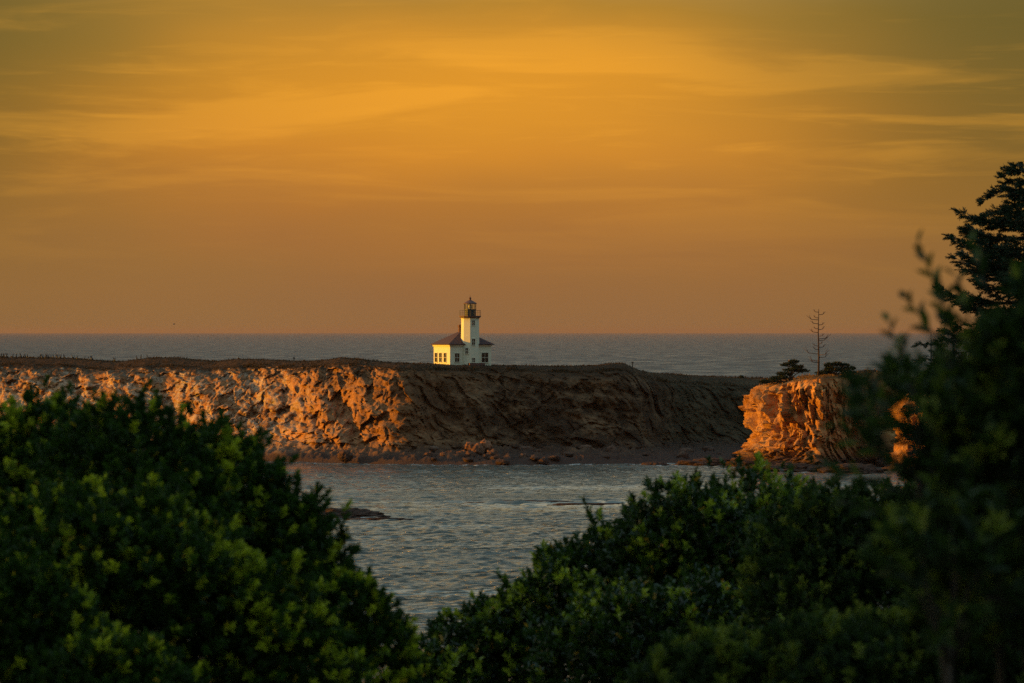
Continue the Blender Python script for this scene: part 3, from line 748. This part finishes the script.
# marker posts on the headland
for px, hgt, lab in ((294, 0.85, 'short dark marker post on the ridge above the sunlit cliff'), (632.5, 1.15, 'short dark marker post right of the hump on the headland')):
    x = (px - 512) / F * 1085
    y = crest_at(x) + 1
    x = (px - 512) / F * y
    mb = MB(); mb.box((0, 0, hgt / 2 - 0.2), (0.22, 0.22, hgt + 0.4)); mb.box((0, 0, hgt - 0.1), (0.42, 0.10, 0.32))
    o = mb.build('marker_post', M['wood']); o.location = (x, y, head_z(x, y)); tag(o, lab, 'post')

# ------------------------------------------------------------------ birds
def bird_mesh():
    mb = MB()
    mb.tube([(-0.34, 0, 0.06), (-0.16, 0, 0.18), (0.0, 0, 0.34), (0.06, 0, 0.52), (0.05, 0, 0.66), (0.08, 0, 0.78), (0.15, 0, 0.80), (0.27, 0, 0.79)],
            [0.02, 0.075, 0.125, 0.11, 0.06, 0.05, 0.05, 0.012], 8)
    mb.tube([(0.0, 0.05, 0.25), (0.03, 0.05, -0.1)], 0.022, 5); mb.tube([(0.0, -0.05, 0.25), (0.03, -0.05, -0.1)], 0.022, 5)
    return mb
proto = bird_mesh().build('cormorant', M['plumage'], None, True)
rnd = random.Random(11)
birds = [rnd.uniform(-2, 92) for _ in range(44)] + [rnd.uniform(92, 150) for _ in range(7)]
for i, px in enumerate(birds):
    o = proto if i == 0 else proto.copy()
    if i: col.objects.link(o)
    y = 1100.0
    for _ in range(3):
        x = (px - 512) / F * y; y = crest_at(x) + rnd.uniform(-1.5, 1.5)
    o.location = (x, y, head_z(x, y) + 0.12); o.rotation_euler = (0, 0, rnd.uniform(0, 6.28)); s = rnd.uniform(1.0, 1.25); o.scale = (s, s, s)
    tag(o, 'small dark seabird perched on the far left ridge of the headland', 'bird', 'seabirds perched along the ridge')
def gull(px, py, d, rz, flap, label):
    mb = MB()
    mb.tube([(-0.5, 0, 0), (-0.3, 0, 0.02), (0, 0, 0.03), (0.25, 0, 0.04), (0.36, 0, 0.06), (0.46, 0, 0.04)], [0.02, 0.08, 0.12, 0.09, 0.07, 0.015], 8)
    for s in (-1, 1):
        pts = [(0.16, 0.08 * s, 0.06), (0.2, 0.45 * s, 0.06 + 0.42 * flap), (0.02, 0.95 * s, 0.06 + 0.5 * flap)]
        bk = [(-0.16, 0.08 * s, 0.05), (-0.1, 0.45 * s, 0.04 + 0.42 * flap), (-0.06, 0.95 * s, 0.05 + 0.5 * flap)]
        top_ = pts + bk; bot = [(x, y, z - 0.03) for x, y, z in top_]
        mb.add(top_ + bot, [(0, 1, 4, 3), (1, 2, 5, 4), (6, 9, 10, 7), (7, 10, 11, 8), (0, 6, 7, 1), (1, 7, 8, 2), (3, 4, 10, 9), (4, 5, 11, 10), (2, 8, 11, 5), (0, 3, 9, 6)])
    o = mb.build('gull', M['gull'], None, True); o.location = tuple(at(px, py, d)); o.rotation_euler = (0, 0, rz)
    return tag(o, label, 'bird')
gull(174, 324.3, 1700, 0.5, 0.5, 'seabird flying in the sky just above the horizon')
gull(198, 336.4, 2300, 0.2, 0.3, 'seabird flying low over the far sea below the other flyer')

# ------------------------------------------------------------------ foliage machinery
def leaves_mesh(name, base, dirs, ups, length, width, tint, fold=0.25, droop=0.15):
    """six-vertex pointed leaves: base point, direction along the leaf, approximate leaf normal"""
    d = dirs / np.linalg.norm(dirs, axis=1, keepdims=True)
    s = np.cross(d, ups); s /= np.maximum(np.linalg.norm(s, axis=1, keepdims=True), 1e-6)
    n = np.cross(s, d)
    L = length[:, None]; W = width[:, None]
    p0 = base
    pm = base + d * L * 0.5
    p1 = base + d * L - n * L * droop
    m1 = base + d * L * 0.52
    l1 = base + d * L * 0.35 + s * W * 0.5 + n * W * fold
    r1 = base + d * L * 0.35 - s * W * 0.5 + n * W * fold
    l2 = base + d * L * 0.75 + s * W * 0.36 + n * (W * fold - L * droop * 0.4)
    r2 = base + d * L * 0.75 - s * W * 0.36 + n * (W * fold - L * droop * 0.4)
    V = np.stack([p0, l1, l2, p1, r2, r1], 1).reshape(-1, 3)
    k = len(base)
    i = np.arange(k)[:, None] * 6
    Fq = np.concatenate([i + np.array([[0, 1, 2, 3]]), i + np.array([[0, 3, 4, 5]])])
    return mesh_np(name, V, Fq, False, np.repeat(tint, 6))

def sprigs(base, axis, rng, n_leaf, stem, leaf_l, leaf_w, spread=0.9, tw=None):
    """leaves set spirally along short shoots; returns arrays for leaves_mesh"""
    k = len(base)
    axis = axis / np.linalg.norm(axis, axis=1, keepdims=True)
    tw = rng.random(k) if tw is None else tw
    ref = rng.normal(size=(k, 3))
    a = np.cross(axis, ref); a /= np.linalg.norm(a, axis=1, keepdims=True)
    b = np.cross(axis, a)
    B, D, U, Ls, Ws, T = [], [], [], [], [], []
    for j in range(n_leaf):
        t = (j + 0.5) / n_leaf
        ang = j * 2.4 + rng.normal(0, 0.3, k)
        rad = a * np.cos(ang)[:, None] + b * np.sin(ang)[:, None]
        open_ = spread * (1.15 - 0.75 * t)
        dd = axis + rad * open_ + rng.normal(0, 0.12, (k, 3))
        B.append(base + axis * (stem * t)[:, None] if hasattr(stem, '__len__') else base + axis * stem * t)
        D.append(dd); U.append(axis - rad * 0.3 + rng.normal(0, 0.15, (k, 3)))
        sc_ = rng.uniform(0.7, 1.15, k) * (0.75 + 0.35 * math.sin(PI * min(1, t + 0.15)))
        Ls.append(leaf_l * sc_); Ws.append(leaf_w * sc_)
        T.append(np.clip(tw + 0.22 * rng.random(k) + 0.12 * t - 0.1, 0, 1))
    return [np.concatenate(q) for q in (B, D, U, Ls, Ws, T)]

def shrub(label, lobes, n_sprig, leaf_l, leaf_w, n_leaf, stem, mat, seed, base_pd, extra=None, depth=0.8, up=0.55, group=None, tfun=None, twigs=None, name='shrub', warm=0.012):
    """lobes: (px, py, distance, rx px, ry px): the crown's masses read off the photograph, each with its own real size and depth"""
    rng = np.random.default_rng(seed)
    bx, by = (base_pd[0] - 512) / F * base_pd[1], base_pd[1]
    root = tag(empty(name, (bx, by, gz(bx, by) - 0.05)), label, name, group)
    org = np.array([bx, by, gz(bx, by) - 0.05])
    C = np.array([at(l[0], l[1], l[2]) for l in lobes])
    Rx = np.array([l[3] / F * l[2] for l in lobes]); Rz = np.array([l[4] / F * l[2] for l in lobes])
    Ry = np.maximum(Rx, Rz * 0.7) * depth
    S = np.stack([Rx, Ry, Rz], -1)
    dens = np.array([l[5] if len(l) > 5 else 1.0 for l in lobes])
    area = (Rx * Rz + Rx * Ry + Ry * Rz) * dens
    cnt = np.maximum((n_sprig * area / area.sum()).astype(int), 10)
    base, axis, outer = [], [], []
    for i in range(len(lobes)):
        k = cnt[i]
        d = rng.normal(size=(k, 3)); d /= np.linalg.norm(d, axis=1, keepdims=True)
        d[:, 2] = np.where(d[:, 2] < -0.35, -d[:, 2], d[:, 2])
        shell = np.where(rng.random(k) < 0.72, rng.uniform(0.86, 1.0, k), rng.uniform(0.45, 0.86, k))
        lump = (1 + 0.17 * fbm(d[:, 0] * 2.6 + seed, d[:, 1] * 2.6 + i * 3.1, d[:, 2] * 2.6, 2, 0.6)
                + 0.21 * fbm(d[:, 0] * 8.5 + seed, d[:, 1] * 8.5 + i * 3.1, d[:, 2] * 8.5, 2, 0.5) + 0.03 * rng.normal(size=k))
        p = C[i] + d * S[i] * (shell * lump)[:, None]
        nrm = d / S[i]; nrm /= np.linalg.norm(nrm, axis=1, keepdims=True)
        ax = nrm * (1 - up) + np.array([0, 0, up]) + rng.normal(0, 0.22, (k, 3))
        inside = np.zeros(k, bool)
        for j in range(len(lobes)):
            if j != i:
                inside |= (((p - C[j]) / (S[j] * 0.72)) ** 2).sum(1) < 1
        keep = ~inside | (rng.random(k) < 0.12)
        base.append(p[keep]); axis.append(ax[keep]); outer.append((shell * (1 + 2.2 * (lump - 1)))[keep])
    base = np.concatenate(base); axis = np.concatenate(axis)
    ok = base[:, 2] > ground_z(base[:, 0], base[:, 1]) + 0.05
    base, axis, outer = base[ok], axis[ok], np.concatenate(outer)[ok]
    # some new outer shoots, paled by painted leaf light; the rest is old dark foliage
    fl = fbm(base[:, 0] * 8.0, base[:, 1] * 8.0, base[:, 2] * 8.0 + seed, 2, 0.6) * 0.95 + fbm(base[:, 0] * 1.2, base[:, 1] * 1.2, base[:, 2] * 1.2 + seed, 2) * 0.75
    new = (outer > 0.88) & (fl + 0.28 * rng.normal(size=len(fl)) > 0.33)  # outer shoots that take the painted leaf light
    tw = np.where(new, rng.uniform(0.62, 0.92, len(fl)), rng.uniform(0.0, 0.42, len(fl)))
    parts = [sprigs(base, axis, rng, n_leaf, stem, leaf_l, leaf_w, 0.9, tw)]
    # explicit long shoots: polylines in (px, py, distance)
    mbt = MB()
    for tw in (twigs or []):
        pts = np.array([at(*q) for q in tw['pts']])
        seg = np.linalg.norm(np.diff(pts, axis=0), axis=1); s = np.concatenate([[0], np.cumsum(seg)])
        nn = max(4, int(s[-1] / tw.get('gap', 0.05)))
        tt = np.linspace(tw.get('from', 0.25), 0.98, nn) * s[-1]
        bp = np.stack([np.interp(tt, s, pts[:, q]) for q in range(3)], -1)
        dv = np.stack([np.interp(np.minimum(tt + 0.02, s[-1]), s, pts[:, q]) - np.interp(tt - 0.02, s, pts[:, q]) for q in range(3)], -1)
        dv /= np.linalg.norm(dv, axis=1, keepdims=True)
        for side in (0, 1)[:tw.get('sides', 2)]:
            ang = np.arange(nn) * 2.4 + side * PI + rng.normal(0, .4, nn)
            a = np.cross(dv, [0, 1, 0.2]); a /= np.linalg.norm(a, axis=1, keepdims=True); b_ = np.cross(dv, a)
            rad = a * np.cos(ang)[:, None] + b_ * np.sin(ang)[:, None]
            tl = np.interp(tt / s[-1], [0, 0.7, 1], [1, 1, 0.6])
            parts.append([bp, dv * 1.0 + rad * 0.7, dv - rad, 1.15 * leaf_l * tl * rng.uniform(.75, 1.1, nn), 1.15 * leaf_w * tl * rng.uniform(.8, 1.1, nn), rng.random(nn) * .8])
        mbt.tube([tuple(q - org) for q in pts], list(np.linspace(tw.get('r', 0.006), 0.002, len(pts))), 5)
    B, D, U, Ls, Ws, T = [np.concatenate([p[q] for p in parts]) for q in range(6)]
    warmth = (rng.random(len(T)) < warm)
    T = np.where(warmth, 1.0, np.minimum(T, 0.95))
    link('foliage', leaves_mesh('foliage', B - org, D, U, Ls, Ws, T), mat, root)
    # stems from the ground up into the crown
    mb = MB()
    for i in range(len(lobes)):
        c = C[i] - org
        foot_ = np.array([c[0] * 0.35, c[1] * 0.35, 0]) if True else c
        foot_[2] = gz(foot_[0] + org[0], foot_[1] + org[1]) - org[2] - 0.1
        midp = foot_ * 0.45 + c * 0.55 + rng.normal(0, 0.06, 3)
        r0 = max(0.02, 0.05 * min(1.0, S[i].max()))
        mb.tube([tuple(foot_), tuple(midp), tuple(c)], [r0, r0 * 0.7, r0 * 0.45], 6)
        for q in range(7):
            d = rng.normal(size=3); d[2] = abs(d[2]) * 0.8 + 0.15; d /= np.linalg.norm(d)
            e = c + d * S[i] * 0.92
            mb.tube([tuple(c * 0.75 + midp * 0.25), tuple((c + e) / 2 + rng.normal(0, 0.04, 3)), tuple(e)], [r0 * 0.45, r0 * 0.28, r0 * 0.1], 5)
    for (vs, fs) in ((mbt.v, mbt.f),):
        if vs:
            mb.add(vs, fs)
    mb.build('stem', M['bark'], root, True)
    return root

G1 = None
shrub('big rounded leafy green shrub filling the lower left', [
    (-50, 560, 40, 140, 148), (45, 580, 40, 120, 168), (130, 580, 39, 105, 164), (198, 604, 40, 110, 166), (264, 650, 40, 92, 158), (338, 694, 39.5, 80, 118),
    (90, 640, 37.6, 170, 150), (220, 690, 37.8, 130, 130)], 17000, 0.068, 0.034, 9, 0.09, M['leaf_a'], 3, (140, 40.5), up=0.5)
shrub('low bright green shrub in the bottom left corner', [(10, 690, 34, 95, 120), (110, 730, 33.5, 90, 85), (-60, 690, 34, 80, 120)], 4500, 0.062, 0.031, 9, 0.09, M['leaf_a'], 8, (20, 34), up=0.6)
shrub('dark leafy shrub across the lower centre below the bay', [
    (760, 642, 56, 125, 160), (692, 626, 55, 100, 134), (622, 664, 55, 88, 132), (560, 694, 54.5, 80, 126), (492, 724, 54.5, 76, 112), (440, 742, 54, 62, 88), (660, 700, 53, 130, 110)],
    13500, 0.088, 0.046, 7, 0.12, M['leaf_b'], 21, (650, 56), up=0.45,
    twigs=[dict(pts=[(600, 560, 55), (592, 520, 55), (583, 498, 55)], gap=0.05, r=.008), dict(pts=[(540, 620, 54.6), (505, 585, 54.6), (497, 572, 54.6)], gap=0.05, r=.008),
           dict(pts=[(520, 640, 54.5), (478, 612, 54.5), (470, 606, 54.5)], gap=0.05, r=.008), dict(pts=[(650, 545, 55), (658, 512, 55), (655, 492, 55)], gap=0.05, r=.008),
           dict(pts=[(470, 690, 54.4), (452, 650, 54.4), (449, 632, 54.4)], gap=0.05, r=.008), dict(pts=[(445, 690, 54.2), (436, 660, 54.2), (434, 645, 54.2)], gap=0.05, r=.008)])
shrub('dark green shrub below the orange stack, behind the blurred branches', [
    (852, 645, 49, 110, 152), (940, 650, 49, 115, 160), (1040, 640, 49, 110, 165)], 7500, 0.080, 0.040, 8, 0.11, M['leaf_c'], 33, (930, 50), up=0.45)
shrub('low dull green shrub along the bottom right, in front of the glossy shrub', [
    (720, 730, 30, 90, 88), (850, 735, 30, 110, 110), (975, 715, 30, 100, 128), (1060, 700, 30, 80, 120)], 4200, 0.060, 0.030, 9, 0.09, M['leaf_c'], 45, (880, 30.5), up=0.55)
tws = []
for pts in ([(965, 380), (948, 310), (917, 242)], [(968, 400), (935, 335), (905, 297)], [(940, 430), (905, 370), (888, 320)], [(935, 460), (895, 420), (868, 376)],
            [(925, 480), (880, 455), (835, 425)], [(920, 500), (870, 480), (815, 462)], [(960, 360), (945, 320), (938, 285)], [(975, 340), (962, 300), (955, 275)],
            [(990, 300), (978, 262), (972, 240)], [(930, 430), (890, 430), (850, 400)], [(915, 520), (870, 510), (838, 500)], [(950, 440), (915, 400), (902, 345)]):
    tws.append(dict(pts=[(p[0], p[1], 18.0) for p in pts], gap=0.036, r=0.004, sides=1, **{'from': 0.2}))
shrub('tall out-of-focus shrub with long leafy twigs at the right edge', [
    (1052, 430, 18, 60, 135), (1010, 530, 18, 90, 145), (1050, 620, 18, 110, 130), (915, 460, 18.2, 70, 90, 0.22), (992, 440, 18.1, 40, 90, 0.5), (950, 610, 17.6, 70, 90, 0.4)],
    1250, 0.082, 0.036, 7, 0.09, M['leaf_c'], 51, (1010, 18.3), up=0.6, twigs=tws)

# ------------------------------------------------------------------ conifers
def conifer(label, px, d, top_py, blen, n_whorl, seed, per=6, needle=0.10, group=None, name='spruce_tree', h_from=0.15, cat='tree', dense=1.0):
    rng = np.random.default_rng(seed)
    x = (px - 512) / F * d
    z = gz(x, d)
    H = CAM_Z - (top_py - HOR) / F * d - z
    root = tag(empty(name, (x, d, z)), label, cat, group)
    mb = MB(); mb.tube([(0, 0, -0.2), (0.05, 0, H * 0.4), (0.0, 0.03, H * 0.75), (0, 0, H)], [H * 0.016, H * 0.012, H * 0.006, 0.008], 9)
    mbb = mb
    B, A = [], []
    for i in range(n_whorl):
        t = h_from + (1 - h_from) * (i + rng.uniform(-.3, .3)) / n_whorl
        t = min(t, 0.985)
        L0 = min(blen, 2.6 * blen * (1 - t) ** 0.55) + 0.1
        for j in range(per):
            a = rng.uniform(0, 2 * PI)
            L = L0 * rng.uniform(0.55, 1.15)
            dv = np.array([math.cos(a), math.sin(a), 0])
            s = np.linspace(0, 1, 7)
            zz_ = t * H + L * (-0.16 * s + 0.30 * s ** 2.4) * (1 if t < 0.9 else -1.4)
            pts = np.outer(s * L, dv); pts[:, 2] = zz_
            pts[1:-1] += rng.normal(0, 0.03, (5, 3)) * min(1, L)
            mbb.tube([tuple(q) for q in pts], list(np.linspace(0.012 + 0.012 * L, 0.004, 7)), 4)
            nt_ = int(max(4, L * 9) * dense)
            for q in range(nt_):
                u = rng.uniform(0.22, 1.0) ** 0.8
                p = np.array([np.interp(u, s, pts[:, c_]) for c_ in range(3)])
                side = np.cross(dv, [0, 0, 1]) * rng.choice([-1, 1])
                tv = side * rng.uniform(0.3, 1) + dv * rng.uniform(0.4, 1.0) + np.array([0, 0, rng.uniform(-0.25, 0.35)])
                tl = 0.32 * L * (1.1 - u) + 0.10
                tv = tv / np.linalg.norm(tv)
                for w_ in np.arange(0, 1, 0.16 if tl > .3 else 0.3):
                    B.append(p + tv * tl * w_); A.append(tv)
    mbb.build('trunk', M['bark'], root, True)  # the branch tubes are joined into this trunk mesh
    B = np.array(B); A = np.array(A)
    parts = sprigs(B, A, rng, 5, needle * 0.8, needle, needle * 0.3, 0.9)
    link('crown', leaves_mesh('crown', *parts[:5], parts[5], 0.1, 0.05), M['needle'], root)
    return root
conifer('tall dark spruce rising at the right edge of the picture', 1030, 172, 158, 2.8, 60, 5, 8, 0.12)
conifer('small young spruce peeping over the blurred twigs', 931, 178, 333, 1.0, 24, 9, 6, 0.10, cat='tree')
conifer('second small spruce beside the tall edge spruce', 953, 176, 326, 1.3, 26, 12, 6, 0.10, cat='tree')

# coarse grass along the brow and top of the headland
rg = np.random.default_rng(29)
nb = 26000
gi = rg.integers(0, len(hx), nb)
gj = np.minimum(nA + nB - 8 + (rg.random(nb) ** 1.3 * 34).astype(int), nA + nB + nC - 1)
keep = np.abs(hx[gi]) < 115
gi, gj = gi[keep], gj[keep]
gb = np.stack([HX2[gj, gi], HY2[gj, gi], HZ2[gj, gi] - 0.05], -1)
gcl = sstep(-0.1, 0.35, fbm(gb[:, 0] * 0.22, gb[:, 1] * 0.22, 3.0, 3))
gd = np.stack([rg.normal(0.2, 0.4, len(gb)), rg.normal(0, 0.4, len(gb)), np.ones(len(gb))], -1)
me = leaves_mesh('grass', gb, gd, rg.normal(size=(len(gb), 3)), rg.uniform(0.08, 0.22, len(gb)) + 0.40 * gcl * rg.random(len(gb)), rg.uniform(0.08, 0.2, len(gb)), rg.random(len(gb)))
M['head_grass'] = leaf_mat('headland_grass_blade', [(0.0, (0.018, 0.013, 0.007)), (1.0, (0.065, 0.038, 0.016))], 0.85, 0.2, 0.05)
tag(link('grass', me, M['head_grass']), 'dark coarse grass along the top of the headland', None, None, 'stuff')

# ------------------------------------------------------------------ trees on the stack
def stack_top(px, d):
    x, y = pxp(px, d)
    best = -1e9
    dg = bpy.context.evaluated_depsgraph_get()
    hit = sc.ray_cast(dg, Vector((x, y, 80)), Vector((0, 0, -1)))
    return (x, y, hit[1].z if hit[0] else 17.0)
bpy.context.view_layer.update()
rng = np.random.default_rng(77)
p = stack_top(818.5, 1018)
dead = tag(empty('dead_tree', p), 'tall bare dead tree standing on the orange rock stack', 'tree')
H = CAM_Z - (309 - HOR) / F * 1018 - p[2]
mb = MB(); mb.tube([(0, 0, -0.4), (0.05, 0, H * 0.3), (-0.05, 0, H * 0.65), (0.05, 0, H)], [0.22, 0.17, 0.11, 0.05], 8); mb.build('trunk', M['dead_wood'], dead, True)
for i in range(21):
    mb = MB()
    t = 0.20 + 0.78 * (i + rng.uniform(-.4, .4)) / 21
    a = rng.uniform(0, 2 * PI); L = (0.35 + 1.9 * (1 - t) * rng.uniform(0.15, 1.3)) * (1.9 if t < 0.8 else 3.2)
    dv = np.array([math.cos(a) * 0.5 + 0.6 * np.sign(math.cos(a)), math.sin(a) * 0.6, 0]); dv /= np.linalg.norm(dv)
    q0 = np.array([0, 0, t * H]); q1 = q0 + dv * L * 0.6 + np.array([0, 0, 0.05 * L]); q2 = q0 + dv * L + np.array([0, 0, 0.38 * L])
    mb.tube([tuple(q0), tuple(q1), tuple(q2)], [0.07, 0.055, 0.03], 5)
    q3 = q1 + np.array([dv[0] * 0.2 * L, 0.1, 0.35 * L]); mb.tube([tuple(q1), tuple(q3)], [0.05, 0.03], 4)
    mb.build('branch', M['dead_wood'], dead, True)

def windswept(label, px, d, clumps, seed, lean):
    """clumps: (dx px, dy px above the foot, rx px, rz px) flattened pads of foliage on bent limbs"""
    rng = np.random.default_rng(seed)
    p = stack_top(px, d)
    s = d / F
    root = tag(empty('windswept_pine', p), label, 'tree')
    mb = MB(); B, A = [], []
    for (dx_, dz_, rx, rz) in clumps:
        c = np.array([dx_ * s, rng.uniform(-0.8, 0.8), dz_ * s])
        mb.tube([(0, 0, -0.3), (c[0] * 0.35 + lean * .1, c[1] * .4, c[2] * 0.55), tuple(c)], [0.16, 0.11, 0.05], 6)
        k = int(110 + rx * rz * 9)
        dd = rng.normal(size=(k, 3)); dd /= np.linalg.norm(dd, axis=1, keepdims=True)
        pp = c + dd * np.array([rx * s, rx * s * 0.8, rz * s]) * rng.uniform(0.4, 1.05, (k, 1))
        B.append(pp); A.append(dd * np.array([1.2, 1, 0.2]) + np.array([lean, 0, 0.22]) + rng.normal(0, 0.25, (k, 3)))
    mb.build('trunk', M['bark'], root, True)
    parts = sprigs(np.concatenate(B), np.concatenate(A), rng, 6, 0.22, 0.34, 0.09, 0.7)
    link('crown', leaves_mesh('crown', *parts[:5], parts[5], 0.1, 0.05), M['needle'], root)
    return root
windswept('flat-topped windswept pine left of the bare dead tree', 790, 1022, [(-19, 1, 9, 1.4), (-11, 4, 9, 1.5), (-5, 8, 8, 1.5), (3, 12, 9, 1.4), (-2, 17, 7, 1.4), (11, 11, 8, 1.3), (4, 20, 5, 1.2), (-25, 0, 5, 1.2), (8, 15, 5, 1.2)], 3, -0.4)
windswept('low bushy pine right of the bare dead tree', 834, 1020, [(-8, 3, 6, 2), (-2, 6, 7, 2.2), (7, 6, 8, 1.8), (14, 3, 7, 1.6), (3, 11, 5, 2), (-13, 2, 5, 1.6), (-5, 10, 4, 2), (17, 7, 4, 1.2), (11, 10, 4, 1.2)], 4, 0.35)
# dry grass along the brow of the stack
rg = np.random.default_rng(15)
gb = []
for i in range(1500):
    px, d = rg.uniform(752, 880), rg.uniform(1006, 1040)
    q = stack_top(px, d)
    if q[2] > 15.5: gb.append(q)
gb = np.array(gb)
gd = np.stack([rg.normal(0.15, 0.35, len(gb)), rg.normal(0, 0.35, len(gb)), np.ones(len(gb))], -1)
me = leaves_mesh('grass', gb - [0, 0, 0.05], gd, rg.normal(size=(len(gb), 3)), rg.uniform(0.2, 0.6, len(gb)), rg.uniform(0.10, 0.22, len(gb)), rg.random(len(gb)))
M['dry_grass'] = leaf_mat('dry_grass_blade', [(0.0, (0.10, 0.05, 0.018)), (1.0, (0.34, 0.17, 0.05))], 0.8, 0.3, 0.1)
tag(link('grass', me, M['dry_grass']), 'dry orange grass along the top of the stack', None, None, 'stuff')
bx = (749.5 - 512) / F * 1115
sb = tag(empty('bush', (bx, crest_at(bx) + 1, head_z(bx, crest_at(bx) + 1))), 'single small dark bush on the low ridge left of the stack', 'bush')
rg = np.random.default_rng(6); dd = rg.normal(size=(90, 3)); dd[:, 2] = np.abs(dd[:, 2]); dd /= np.linalg.norm(dd, axis=1, keepdims=True)
parts = sprigs(dd * np.array([0.55, 0.5, 0.6]) * rg.uniform(.4, 1, (90, 1)), dd + np.array([0, 0, .3]), rg, 6, 0.15, 0.2, 0.09)
link('foliage', leaves_mesh('foliage', *parts[:5], parts[5]), M['needle'], sb)
mb = MB(); mb.tube([(0, 0, -0.3), (0.03, 0, 0.3)], [0.06, 0.03], 6); mb.build('stem', M['bark'], sb)

# ------------------------------------------------------------------ evening sea haze
m = bpy.data.materials.new('sea_haze'); m.use_nodes = True
nt = m.node_tree
for n in list(nt.nodes): nt.nodes.remove(n)
out = N(nt, 'ShaderNodeOutputMaterial'); pv = N(nt, 'ShaderNodeVolumePrincipled')
pv.inputs['Color'].default_value = (0.42, 0.29, 0.23, 1); pv.inputs['Density'].default_value = 1.3e-5; pv.inputs['Anisotropy'].default_value = 0.2
nt.links.new(pv.outputs[0], out.inputs['Volume'])
mb = MB(); mb.box((0, 45000, 26), (170000, 92000, 62)); mb.box
tag(mb.build('haze', m), 'thin warm haze over the sea', None, None, 'stuff')
